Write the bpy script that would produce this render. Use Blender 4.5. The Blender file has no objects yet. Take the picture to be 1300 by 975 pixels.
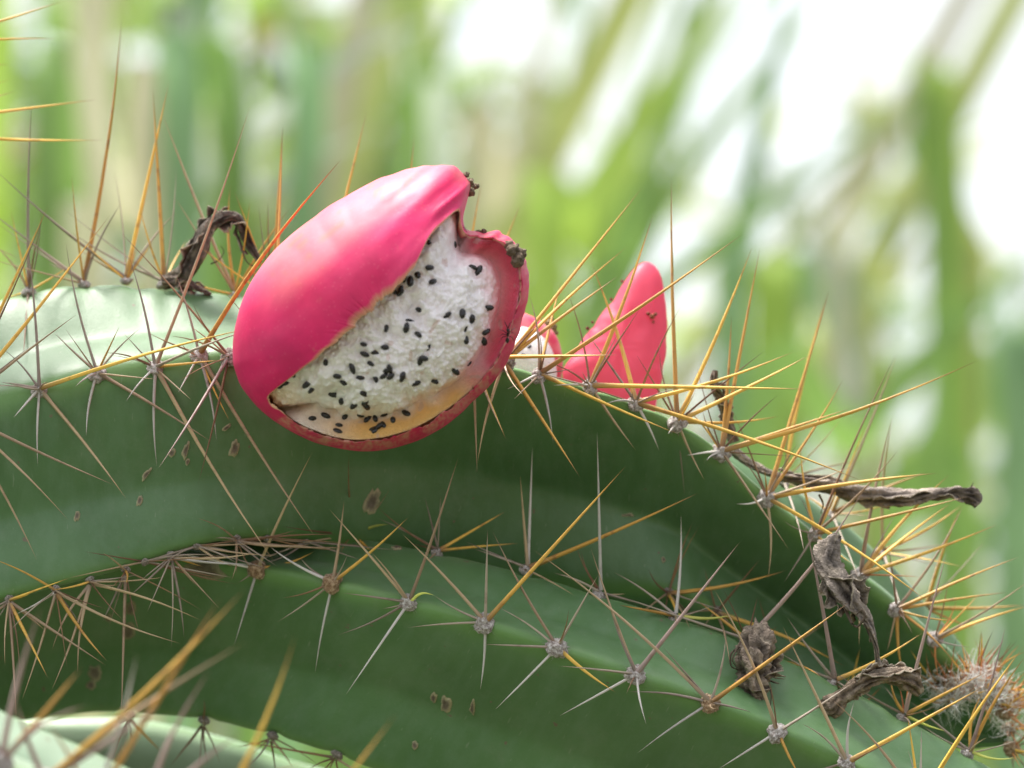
import bpy, math, random
import numpy as np
from mathutils import Vector, Matrix, noise
from mathutils.bvhtree import BVHTree

random.seed(11); RNG = np.random.RandomState(5)
scene = bpy.context.scene
COL = scene.collection
CM = 0.01

# ------------------------------------------------------------------ camera
PITCH = math.radians(8.0)
CAMZ = 1.25
D0 = 0.90                       # metres to the ridge of the upper stem
FPX = 5850.0                    # focal length in photograph pixels
cam = bpy.data.cameras.new('camera'); camo = bpy.data.objects.new('camera', cam)
COL.objects.link(camo); scene.camera = camo
camo.location = (0, 0, CAMZ); camo.rotation_euler = (math.pi/2 + PITCH, 0, 0)
cam.sensor_width = 36; cam.lens = 36*FPX/1300.0
cam.clip_start = 0.02; cam.clip_end = 2000
cam.dof.use_dof = True; cam.dof.focus_distance = D0 - 0.012
cam.dof.aperture_fstop = cam.lens/10.8
FWD = Vector((0, math.cos(PITCH), math.sin(PITCH))); UPV = Vector((0, -math.sin(PITCH), math.cos(PITCH))); RGT = Vector((1, 0, 0))
ORG = Vector((0, 0, CAMZ))

# ------------------------------------------------------------------ light
SUN_EL, SUN_AZ = math.radians(70), math.radians(-58)     # bright veiled sky, sun high behind and left
world = bpy.data.worlds.new('World'); scene.world = world; world.use_nodes = True
wn = world.node_tree.nodes; wl = world.node_tree.links
bg = wn['Background']
sky = wn.new('ShaderNodeTexSky'); sky.sky_type = 'NISHITA'; sky.sun_disc = False
sky.sun_elevation = SUN_EL; sky.sun_rotation = SUN_AZ
sky.air_density = 1.0; sky.dust_density = 4.0; sky.ozone_density = 1.0
hs = wn.new('ShaderNodeHueSaturation'); hs.inputs['Saturation'].default_value = 0.25
wl.new(sky.outputs[0], hs.inputs['Color']); wl.new(hs.outputs[0], bg.inputs[0])
bg.inputs[1].default_value = 0.15
sun = bpy.data.lights.new('sun', 'SUN'); suno = bpy.data.objects.new('sun', sun); COL.objects.link(suno)
sun.energy = 3.0; sun.angle = math.radians(16); sun.color = (1.0, 0.96, 0.9)
sd = Vector((math.sin(SUN_AZ)*math.cos(SUN_EL), math.cos(SUN_AZ)*math.cos(SUN_EL), math.sin(SUN_EL)))
suno.rotation_euler = sd.to_track_quat('Z', 'Y').to_euler(); suno.location = (0, 0, 5)
vs = scene.view_settings
vs.view_transform = 'Standard'; vs.look = 'None'; vs.exposure = 1.20; vs.gamma = 1.0; vs.use_curve_mapping = False
scene.cycles.max_bounces = 8; scene.cycles.transmission_bounces = 4; scene.cycles.use_denoising = True
scene.cycles.caustics_reflective = False; scene.cycles.caustics_refractive = False

# ------------------------------------------------------------------ helpers
def PM(px, py, dist):
    """photograph pixel and distance along the view axis (m) -> world point"""
    return ORG + FWD*dist + RGT*((px-650.0)/FPX*dist) + UPV*((487.5-py)/FPX*dist)
def P(px, py, d=0.0):
    return PM(px, py, D0 + d*CM)
def depth_of(v):
    return ((v-ORG).dot(FWD) - D0)/CM

def set_root(o, label, cat, group=None, kind=None):
    if label: o['label'] = label
    if cat: o['category'] = cat
    if group: o['group'] = group
    if kind: o['kind'] = kind
    return o
def empty(name, loc):
    o = bpy.data.objects.new(name, None); COL.objects.link(o); o.location = loc
    o.empty_display_size = 0.01
    return o
def mesh_from(name, verts, faces, mat=None, smooth=True):
    me = bpy.data.meshes.new(name)
    me.from_pydata([tuple(v) for v in verts], [], faces)
    if smooth: me.polygons.foreach_set('use_smooth', [True]*len(me.polygons))
    if mat: me.materials.append(mat)
    me.update()
    return me
def put(name, me, parent=None, M=None, Mparent=None):
    """link an object; M and Mparent are world matrices"""
    o = bpy.data.objects.new(name, me); COL.objects.link(o)
    if parent is not None:
        o.parent = parent
        o.matrix_parent_inverse = (Mparent if Mparent is not None else Matrix.Translation(parent.location)).inverted()
    if M is not None: o.matrix_basis = M
    return o
def local_mesh(name, verts, faces, mat, parent, origin=None, smooth=True):
    """mesh from world verts placed with its origin at their centre"""
    vs_ = [Vector(v) for v in verts]
    c = origin if origin is not None else sum(vs_, Vector())/len(vs_)
    me = mesh_from(name, [v-c for v in vs_], faces, mat, smooth)
    return put(name, me, parent, Matrix.Translation(c)), me
def attr_color(me, name, cols):
    a = me.attributes.new(name, 'FLOAT_COLOR', 'POINT')
    a.data.foreach_set('color', np.array([(c[0], c[1], c[2], 1.0) for c in cols], dtype=np.float32).ravel())
def attr_vec(me, name, vecs):
    a = me.attributes.new(name, 'FLOAT_VECTOR', 'POINT')
    a.data.foreach_set('vector', np.array(vecs, dtype=np.float32).ravel())
def cr(pts, n):
    """Catmull-Rom through pts (list of equal length tuples), n samples"""
    p = np.array(pts, float); k = len(p)
    pe = np.vstack([2*p[0]-p[1], p, 2*p[-1]-p[-2]])
    out = []
    for s in np.linspace(0, k-1-1e-9, n):
        i = int(s); t = s-i
        a, b, c, d = pe[i], pe[i+1], pe[i+2], pe[i+3]
        out.append(0.5*((2*b)+(-a+c)*t+(2*a-5*b+4*c-d)*t*t+(-a+3*b-3*c+d)*t**3))
    return np.array(out)
def fbm(v, o=3):
    return noise.fractal(v, 1.0, 2.0, o)

# ------------------------------------------------------------------ materials
def new_mat(name):
    m = bpy.data.materials.new(name); m.use_nodes = True
    nt = m.node_tree; return m, nt, nt.nodes['Principled BSDF']
def N(nt, t, **kw):
    n = nt.nodes.new(t)
    for k, v in kw.items():
        if k in n.inputs: n.inputs[k].default_value = v
        else: setattr(n, k, v)
    return n
def ramp(nt, stops):
    r = nt.nodes.new('ShaderNodeValToRGB'); e = r.color_ramp.elements
    while len(e) < len(stops): e.new(0.5)
    for i, (p, c) in enumerate(stops): e[i].position = p; e[i].color = (c[0], c[1], c[2], 1)
    return r
def mixc(nt, fac, a, b, mode='MIX'):
    m = nt.nodes.new('ShaderNodeMix'); m.data_type = 'RGBA'; m.blend_type = mode
    for s, v in ((0, fac), (6, a), (7, b)):
        if isinstance(v, (int, float)): m.inputs[s].default_value = v
        elif isinstance(v, tuple): m.inputs[s].default_value = (v[0], v[1], v[2], 1)
        else: nt.links.new(v, m.inputs[s])
    return m.outputs[2]
def bump(nt, bsdf, height, strength, dist):
    b = N(nt, 'ShaderNodeBump'); b.inputs['Strength'].default_value = strength; b.inputs['Distance'].default_value = dist
    nt.links.new(height, b.inputs['Height']); nt.links.new(b.outputs[0], bsdf.inputs['Normal'])

def skin_material(name, ca, cb):
    m, nt, b = new_mat(name)
    at = N(nt, 'ShaderNodeAttribute', attribute_name='sk')           # x along the stem (cm), y around (cm), z 1 at the crest
    sep = N(nt, 'ShaderNodeSeparateXYZ'); nt.links.new(at.outputs['Vector'], sep.inputs[0])
    mp = N(nt, 'ShaderNodeMapping'); mp.inputs['Scale'].default_value = (1.6, 0.35, 0.0); nt.links.new(at.outputs['Vector'], mp.inputs[0])
    streak = N(nt, 'ShaderNodeTexNoise', Scale=1.6, Detail=4.0, Roughness=0.6); nt.links.new(mp.outputs[0], streak.inputs['Vector'])
    tc = N(nt, 'ShaderNodeTexCoord')
    big = N(nt, 'ShaderNodeTexNoise', Scale=55.0, Detail=3.0); nt.links.new(tc.outputs['Object'], big.inputs['Vector'])
    fine = N(nt, 'ShaderNodeTexNoise', Scale=1400.0, Detail=4.0, Roughness=0.7); nt.links.new(tc.outputs['Object'], fine.inputs['Vector'])
    r1 = ramp(nt, [(0.3, ca), (0.7, cb)]); nt.links.new(big.outputs[0], r1.inputs[0])
    wax = ramp(nt, [(0.42, (0, 0, 0)), (0.75, (1, 1, 1))]); nt.links.new(streak.outputs[0], wax.inputs[0])
    waxf = N(nt, 'ShaderNodeMath', operation='MULTIPLY'); nt.links.new(wax.outputs[0], waxf.inputs[0]); waxf.inputs[1].default_value = 0.28
    c1 = mixc(nt, waxf.outputs[0], r1.outputs[0], (0.20, 0.31, 0.20))
    crest = N(nt, 'ShaderNodeMath', operation='MULTIPLY'); nt.links.new(sep.outputs[2], crest.inputs[0]); crest.inputs[1].default_value = 0.55
    c2 = mixc(nt, crest.outputs[0], c1, (0.17, 0.34, 0.075))
    sp = ramp(nt, [(0.66, (0, 0, 0)), (0.78, (1, 1, 1))]); nt.links.new(fine.outputs[0], sp.inputs[0])
    spf = N(nt, 'ShaderNodeMath', operation='MULTIPLY'); nt.links.new(sp.outputs[0], spf.inputs[0]); spf.inputs[1].default_value = 0.18
    c3 = mixc(nt, spf.outputs[0], c2, (0.42, 0.45, 0.36))
    # dry brownish specks
    dk = N(nt, 'ShaderNodeTexNoise', Scale=420.0, Detail=2.0); nt.links.new(tc.outputs['Object'], dk.inputs['Vector'])
    dr = ramp(nt, [(0.735, (0, 0, 0)), (0.76, (1, 1, 1))]); nt.links.new(dk.outputs[0], dr.inputs[0])
    c4 = mixc(nt, dr.outputs[0], c3, (0.16, 0.13, 0.08))
    mp2 = N(nt, 'ShaderNodeMapping'); mp2.inputs['Scale'].default_value = (9.0, 0.9, 0.0); mp2.inputs['Rotation'].default_value = (0, 0, 0.35); nt.links.new(at.outputs['Vector'], mp2.inputs[0])
    scr = N(nt, 'ShaderNodeTexNoise', Scale=1.5, Detail=3.0, Roughness=0.55); nt.links.new(mp2.outputs[0], scr.inputs['Vector'])
    scf = ramp(nt, [(0.67, (0, 0, 0)), (0.73, (1, 1, 1))]); nt.links.new(scr.outputs[0], scf.inputs[0])
    scm = N(nt, 'ShaderNodeMath', operation='MULTIPLY'); nt.links.new(scf.outputs[0], scm.inputs[0]); scm.inputs[1].default_value = 0.30
    c4 = mixc(nt, scm.outputs[0], c4, (0.33, 0.38, 0.28))
    dirt = N(nt, 'ShaderNodeTexNoise', Scale=130.0, Detail=7.0, Roughness=0.75); nt.links.new(tc.outputs['Object'], dirt.inputs['Vector'])
    dif = ramp(nt, [(0.52, (0, 0, 0)), (0.70, (1, 1, 1))]); nt.links.new(dirt.outputs[0], dif.inputs[0])
    dim = N(nt, 'ShaderNodeMath', operation='MULTIPLY'); nt.links.new(dif.outputs[0], dim.inputs[0]); dim.inputs[1].default_value = 0.16
    c4 = mixc(nt, dim.outputs[0], c4, (0.24, 0.27, 0.20))
    nt.links.new(c4, b.inputs['Base Color'])
    rr = N(nt, 'ShaderNodeMapRange'); nt.links.new(streak.outputs[0], rr.inputs[0]); rr.inputs[3].default_value = 0.36; rr.inputs[4].default_value = 0.58
    nt.links.new(rr.outputs[0], b.inputs['Roughness'])
    b.inputs['Specular IOR Level'].default_value = 0.5
    b.inputs['Sheen Weight'].default_value = 0.12; b.inputs['Sheen Roughness'].default_value = 0.4
    bump(nt, b, fine.outputs[0], 0.25, 0.0002)
    return m
M_SKIN = skin_material('cactus_skin', (0.072, 0.158, 0.056), (0.100, 0.202, 0.078))
M_SKIN2 = skin_material('cactus_skin_lower', (0.074, 0.170, 0.056), (0.106, 0.218, 0.080))
M_SKIN3 = skin_material('cactus_skin_pale', (0.22, 0.31, 0.20), (0.28, 0.36, 0.26))

def spine_material(name, base, mid, tip, speck):
    m, nt, b = new_mat(name)
    tc = N(nt, 'ShaderNodeTexCoord'); sep = N(nt, 'ShaderNodeSeparateXYZ'); nt.links.new(tc.outputs['Object'], sep.inputs[0])
    oi = N(nt, 'ShaderNodeObjectInfo')
    r = ramp(nt, [(0.0, base), (0.16, mid), (0.78, mid), (0.97, tip)]); nt.links.new(sep.outputs[2], r.inputs[0])
    geo = N(nt, 'ShaderNodeNewGeometry')
    n1 = N(nt, 'ShaderNodeTexNoise', Scale=420.0, Detail=3.0); nt.links.new(geo.outputs['Position'], n1.inputs['Vector'])
    sr = ramp(nt, [(0.56, (0, 0, 0)), (0.70, (1, 1, 1))]); nt.links.new(n1.outputs[0], sr.inputs[0])
    sf = N(nt, 'ShaderNodeMath', operation='MULTIPLY'); nt.links.new(sr.outputs[0], sf.inputs[0]); sf.inputs[1].default_value = 0.75
    c = mixc(nt, sf.outputs[0], r.outputs[0], speck)
    hsv = N(nt, 'ShaderNodeHueSaturation'); nt.links.new(c, hsv.inputs['Color'])
    mr = N(nt, 'ShaderNodeMapRange'); nt.links.new(oi.outputs['Random'], mr.inputs[0]); mr.inputs[3].default_value = 0.68; mr.inputs[4].default_value = 1.25
    nt.links.new(mr.outputs[0], hsv.inputs['Value'])
    mh = N(nt, 'ShaderNodeMapRange'); nt.links.new(oi.outputs['Random'], mh.inputs[0]); mh.inputs[3].default_value = 0.488; mh.inputs[4].default_value = 0.508
    nt.links.new(mh.outputs[0], hsv.inputs['Hue'])
    nt.links.new(hsv.outputs[0], b.inputs['Base Color'])
    b.inputs['Roughness'].default_value = 0.5
    b.inputs['Subsurface Weight'].default_value = 0.0
    bump(nt, b, n1.outputs[0], 0.3, 0.0003)
    return m
SM = {
 'y': spine_material('spine_golden', (0.30, 0.18, 0.08), (0.76, 0.45, 0.09), (0.26, 0.13, 0.05), (0.38, 0.18, 0.06)),
 't': spine_material('spine_tan', (0.28, 0.21, 0.15), (0.46, 0.33, 0.20), (0.36, 0.22, 0.11), (0.32, 0.21, 0.13)),
 'g': spine_material('spine_grey', (0.28, 0.23, 0.19), (0.36, 0.29, 0.23), (0.22, 0.14, 0.10), (0.23, 0.17, 0.13)),
 'w': spine_material('spine_whitish', (0.46, 0.42, 0.39), (0.64, 0.60, 0.56), (0.52, 0.44, 0.38), (0.42, 0.36, 0.33)),
 'm': spine_material('spine_mauve', (0.30, 0.23, 0.21), (0.42, 0.30, 0.27), (0.36, 0.22, 0.18), (0.30, 0.20, 0.17)),
 'b': spine_material('spine_brown', (0.16, 0.11, 0.08), (0.23, 0.12, 0.06), (0.10, 0.05, 0.03), (0.13, 0.07, 0.04)),
 'n': spine_material('spine_young', (0.45, 0.45, 0.10), (0.62, 0.66, 0.14), (0.55, 0.5, 0.12), (0.55, 0.6, 0.16)),
 'r': spine_material('spine_orange', (0.40, 0.16, 0.06), (0.62, 0.24, 0.07), (0.35, 0.12, 0.05), (0.45, 0.16, 0.05)),
}

def wool_material(name, ca, cb, cc):
    m, nt, b = new_mat(name)
    tc = N(nt, 'ShaderNodeTexCoord')
    n1 = N(nt, 'ShaderNodeTexNoise', Scale=3.2, Detail=5.0, Roughness=0.7); nt.links.new(tc.outputs['Object'], n1.inputs['Vector'])
    r = ramp(nt, [(0.36, ca), (0.5, cb), (0.64, cc)]); nt.links.new(n1.outputs[0], r.inputs[0])
    nt.links.new(r.outputs[0], b.inputs['Base Color']); b.inputs['Roughness'].default_value = 0.95
    b.inputs['Specular IOR Level'].default_value = 0.1; b.inputs['Sheen Weight'].default_value = 0.3
    bump(nt, b, n1.outputs[0], 0.6, 0.0003)
    return m
M_AREOLE = wool_material('areole_felt', (0.16, 0.125, 0.11), (0.38, 0.34, 0.315), (0.66, 0.63, 0.61))
M_AREOLE_D = wool_material('areole_dark', (0.10, 0.075, 0.06), (0.25, 0.21, 0.18), (0.45, 0.40, 0.37))
M_AREOLE_B = wool_material('areole_brown', (0.14, 0.08, 0.04), (0.32, 0.21, 0.12), (0.55, 0.42, 0.28))

def attr_material(name, rough, nscale, var, bstr, bdist, sss=0.0, rad=(1, .4, .3), spec=0.5, coat=0.0):
    m, nt, b = new_mat(name)
    at = N(nt, 'ShaderNodeAttribute', attribute_name='col'); tc = N(nt, 'ShaderNodeTexCoord')
    n1 = N(nt, 'ShaderNodeTexNoise', Scale=nscale, Detail=5.0, Roughness=0.6); nt.links.new(tc.outputs['Object'], n1.inputs['Vector'])
    mr = N(nt, 'ShaderNodeMapRange'); nt.links.new(n1.outputs[0], mr.inputs[0])
    mr.inputs[1].default_value = 0.3; mr.inputs[2].default_value = 0.7; mr.inputs[3].default_value = 1-var; mr.inputs[4].default_value = 1+var
    hsv = N(nt, 'ShaderNodeHueSaturation'); nt.links.new(at.outputs['Color'], hsv.inputs['Color']); nt.links.new(mr.outputs[0], hsv.inputs['Value'])
    nt.links.new(hsv.outputs[0], b.inputs['Base Color'])
    b.inputs['Roughness'].default_value = rough; b.inputs['Specular IOR Level'].default_value = spec
    b.inputs['Coat Weight'].default_value = coat; b.inputs['Coat Roughness'].default_value = 0.3
    if sss:
        b.inputs['Subsurface Weight'].default_value = sss; b.inputs['Subsurface Radius'].default_value = rad; b.inputs['Subsurface Scale'].default_value = 0.004
    if bstr:
        n2 = N(nt, 'ShaderNodeTexNoise', Scale=nscale*3, Detail=4.0); nt.links.new(tc.outputs['Object'], n2.inputs['Vector'])
        bump(nt, b, n2.outputs[0], bstr, bdist)
    return m
M_PEEL = attr_material('fruit_peel', 0.46, 90.0, 0.17, 0.12, 0.0006, sss=0.15, rad=(1.0, 0.2, 0.25), coat=0.0, spec=0.22)
def weather_peel(m):
    """pores, faint dust and small blemishes on the fruit skin"""
    nt = m.node_tree; b = nt.nodes['Principled BSDF']; old = b.inputs['Base Color'].links[0].from_socket
    tc = N(nt, 'ShaderNodeTexCoord')
    vo = N(nt, 'ShaderNodeTexVoronoi', Scale=900.0); nt.links.new(tc.outputs['Object'], vo.inputs['Vector'])
    pr = ramp(nt, [(0.10, (1, 1, 1)), (0.28, (0, 0, 0))]); nt.links.new(vo.outputs['Distance'], pr.inputs[0])
    pm = N(nt, 'ShaderNodeMath', operation='MULTIPLY'); nt.links.new(pr.outputs[0], pm.inputs[0]); pm.inputs[1].default_value = 0.05
    c1 = mixc(nt, pm.outputs[0], old, (0.85, 0.45, 0.45))
    n2 = N(nt, 'ShaderNodeTexNoise', Scale=260.0, Detail=6.0, Roughness=0.7); nt.links.new(tc.outputs['Object'], n2.inputs['Vector'])
    dr = ramp(nt, [(0.64, (0, 0, 0)), (0.74, (1, 1, 1))]); nt.links.new(n2.outputs[0], dr.inputs[0])
    dm = N(nt, 'ShaderNodeMath', operation='MULTIPLY'); nt.links.new(dr.outputs[0], dm.inputs[0]); dm.inputs[1].default_value = 0.5
    c2 = mixc(nt, dm.outputs[0], c1, (0.45, 0.16, 0.12))
    nt.links.new(c2, b.inputs['Base Color'])
    rr_ = N(nt, 'ShaderNodeMapRange'); nt.links.new(n2.outputs[0], rr_.inputs[0]); rr_.inputs[3].default_value = 0.34; rr_.inputs[4].default_value = 0.66
    nt.links.new(rr_.outputs[0], b.inputs['Roughness'])
weather_peel(M_PEEL)
M_PULP = attr_material('fruit_pulp', 0.30, 700.0, 0.08, 0.4, 0.0010, sss=0.4, rad=(1.0, 0.95, 0.85), spec=0.6)
M_DRY = attr_material('withered_tissue', 0.85, 500.0, 0.45, 0.8, 0.0012, spec=0.25)
M_SCAR = attr_material('cork_scar', 0.8, 900.0, 0.25, 0.5, 0.0006, spec=0.25)
def plain(name, c, rough, spec=0.5):
    m, nt, b = new_mat(name)
    tc = N(nt, 'ShaderNodeTexCoord'); n1 = N(nt, 'ShaderNodeTexNoise', Scale=6.0, Detail=4.0); nt.links.new(tc.outputs['Object'], n1.inputs['Vector'])
    r = ramp(nt, [(0.3, tuple(x*0.7 for x in c)), (0.7, tuple(x*1.3 for x in c))]); nt.links.new(n1.outputs[0], r.inputs[0])
    nt.links.new(r.outputs[0], b.inputs['Base Color']); b.inputs['Roughness'].default_value = rough; b.inputs['Specular IOR Level'].default_value = spec
    return m
M_SEED = plain('seed_coat', (0.012, 0.010, 0.010), 0.24)
M_ANT = plain('ant_body', (0.012, 0.008, 0.006), 0.35)
M_WOOL = plain('apex_wool', (0.84, 0.82, 0.79), 0.9, 0.1)
M_TENDRIL = plain('dry_thread', (0.10, 0.075, 0.055), 0.85, 0.2)

def leaf_material(name, c, trans=0.45):
    m, nt, b = new_mat(name)
    out = nt.nodes['Material Output']
    tc = N(nt, 'ShaderNodeTexCoord'); oi = N(nt, 'ShaderNodeObjectInfo')
    n1 = N(nt, 'ShaderNodeTexNoise', Scale=6.0, Detail=3.0); nt.links.new(tc.outputs['Object'], n1.inputs['Vector'])
    r = ramp(nt, [(0.3, tuple(x*0.75 for x in c)), (0.7, tuple(min(1, x*1.25) for x in c))]); nt.links.new(n1.outputs[0], r.inputs[0])
    hsv = N(nt, 'ShaderNodeHueSaturation'); nt.links.new(r.outputs[0], hsv.inputs['Color'])
    mr = N(nt, 'ShaderNodeMapRange'); nt.links.new(oi.outputs['Random'], mr.inputs[0]); mr.inputs[3].default_value = 0.75; mr.inputs[4].default_value = 1.3
    nt.links.new(mr.outputs[0], hsv.inputs['Value'])
    nt.links.new(hsv.outputs[0], b.inputs['Base Color']); b.inputs['Roughness'].default_value = 0.45
    tr = N(nt, 'ShaderNodeBsdfTranslucent'); nt.links.new(hsv.outputs[0], tr.inputs['Color'])
    mx = N(nt, 'ShaderNodeMixShader'); mx.inputs[0].default_value = trans
    nt.links.new(b.outputs[0], mx.inputs[1]); nt.links.new(tr.outputs[0], mx.inputs[2]); nt.links.new(mx.outputs[0], out.inputs['Surface'])
    return m
LM = {
 'green': leaf_material('leaf_green', (0.24, 0.40, 0.10)),
 'blue': leaf_material('leaf_bluegreen', (0.22, 0.37, 0.17)),
 'lime': leaf_material('leaf_lime', (0.42, 0.60, 0.10)),
 'olive': leaf_material('leaf_olive', (0.40, 0.45, 0.15)),
 'straw': leaf_material('leaf_straw', (0.62, 0.59, 0.38)),
 'pale': leaf_material('leaf_pale', (0.60, 0.66, 0.54)),
 'brown': leaf_material('leaf_brown', (0.34, 0.20, 0.10)),
}

# ------------------------------------------------------------------ ground
m, nt, b = new_mat('ground_grass')
tc = N(nt, 'ShaderNodeTexCoord'); n1 = N(nt, 'ShaderNodeTexNoise', Scale=2.5, Detail=8.0); nt.links.new(tc.outputs['Object'], n1.inputs['Vector'])
r = ramp(nt, [(0.35, (0.045, 0.05, 0.026)), (0.55, (0.08, 0.075, 0.045)), (0.7, (0.13, 0.105, 0.07))]); nt.links.new(n1.outputs[0], r.inputs[0])
nt.links.new(r.outputs[0], b.inputs['Base Color']); b.inputs['Roughness'].default_value = 0.95
gv, gf = [], []
gn = 60
for j in range(gn+1):
    for i in range(gn+1):
        u, v = (i/gn*2-1), (j/gn*2-1)
        x, y = 600*u*abs(u)**1.5, 600*v*abs(v)**1.5
        rr_ = math.hypot(x, y)
        gv.append((x, y, -0.02 + 0.06*noise.noise(Vector((x*0.7, y*0.7, 0))) if rr_ < 40 else -0.02))
for j in range(gn):
    for i in range(gn):
        a = j*(gn+1)+i; gf.append((a, a+1, a+gn+2, a+gn+1))
go = put('ground', mesh_from('ground', gv, gf, m)); go['kind'] = 'structure'

# ------------------------------------------------------------------ spine, areole meshes shared by all
def spine_mesh(bend, seg=7, rings=9):
    vs_, fs = [], []
    for i in range(rings):
        t = i/(rings-1)
        r = (1.0 - 0.30*t)*(1-t**2.6)*0.97 + 0.03*(1-t)
        if i == 0: r = 1.25
        ox, oy = bend[0]*math.sin(math.pi*t)*1.0, bend[1]*math.sin(math.pi*t*0.9)*1.0
        for k in range(seg):
            a = 2*math.pi*k/seg
            vs_.append((ox + r*math.cos(a), oy + r*math.sin(a), t))
    for i in range(rings-1):
        for k in range(seg):
            fs.append((i*seg+k, i*seg+(k+1) % seg, (i+1)*seg+(k+1) % seg, (i+1)*seg+k))
    return vs_, fs
BENDS = [(0, 0), (0.9, 0.4), (-1.6, 0.6), (0.5, -2.2), (2.8, 0.9), (-0.6, 3.4)]
SPM = {}
for key, mat in SM.items():
    SPM[key] = []
    for bnd in BENDS:
        v_, f_ = spine_mesh(bnd); SPM[key].append(mesh_from('spine', v_, f_, mat))
def ico(sub):
    import bmesh
    bm = bmesh.new(); bmesh.ops.create_icosphere(bm, subdivisions=sub, radius=1.0)
    v_ = [v.co.copy() for v in bm.verts]; bm.verts.index_update()
    f_ = [tuple(x.index for x in f.verts) for f in bm.faces]; bm.free()
    return v_, f_
def areole_mesh(seed, mat):
    v_, f_ = ico(4); o = Vector((seed*7.3, seed*3.1, 0)); out = []
    for v in v_:
        d = 1 + 0.30*noise.noise(v*1.4+o) + 0.18*noise.noise(v*3.5+o) + 0.10*abs(noise.noise(v*10+o))
        out.append(v*d)
    # short felt tufts
    fs = list(f_)
    rs = random.Random(seed)
    for k in range(46):
        n = Vector((rs.gauss(0, 1), rs.gauss(0, 1), rs.gauss(0.2, 1))).normalized()
        s = n.orthogonal().normalized()*0.035; q = n.cross(s)
        p0 = n*0.97; p1 = n*(1.18+0.3*rs.random()) + Vector((rs.gauss(0, .14), rs.gauss(0, .14), rs.gauss(0, .14)))
        i0 = len(out); out += [p0+s, p0-s*0.5+q*0.9, p0-s*0.5-q*0.9, p1]
        fs += [(i0, i0+1, i0+3), (i0+1, i0+2, i0+3), (i0+2, i0, i0+3)]
    return mesh_from('areole', out, fs, mat)
ARM = {'f': [areole_mesh(i, M_AREOLE) for i in range(1, 5)], 'd': [areole_mesh(i, M_AREOLE_D) for i in range(5, 8)], 'b': [areole_mesh(i, M_AREOLE_B) for i in range(8, 10)]}

def add_spine(areole, Mar, base, tip, kind, rad_cm):
    d = tip-base; L = d.length
    R = d.to_track_quat('Z', 'Y').to_matrix().to_4x4()
    R = R @ Matrix.Rotation(random.random()*6.28, 4, 'Z')
    r = rad_cm*CM
    M = Matrix.Translation(base) @ R @ Matrix.Diagonal((r, r, L, 1))
    return put('spine', random.choice(SPM[kind]), areole, M, Mar)
RAD = {'y': 0.040, 't': 0.034, 'g': 0.030, 'w': 0.033, 'm': 0.040, 'b': 0.026, 'n': 0.042, 'r': 0.024}

class Stem:
    pass
def areole_at(stem, pos, outward, size=0.20, kind='f'):
    q = outward.to_track_quat('Z', 'Y').to_matrix().to_4x4()
    s = size*CM
    M = Matrix.Translation(pos + outward*(0.25*s)) @ q @ Matrix.Rotation(random.random()*6.28, 4, 'Z') @ Matrix.Diagonal((s*random.uniform(.9, 1.15), s*random.uniform(.9, 1.15), s*random.uniform(.6, .8), 1))
    o = put('areole', random.choice(ARM[kind]), stem.root, M)
    return o, M

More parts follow.
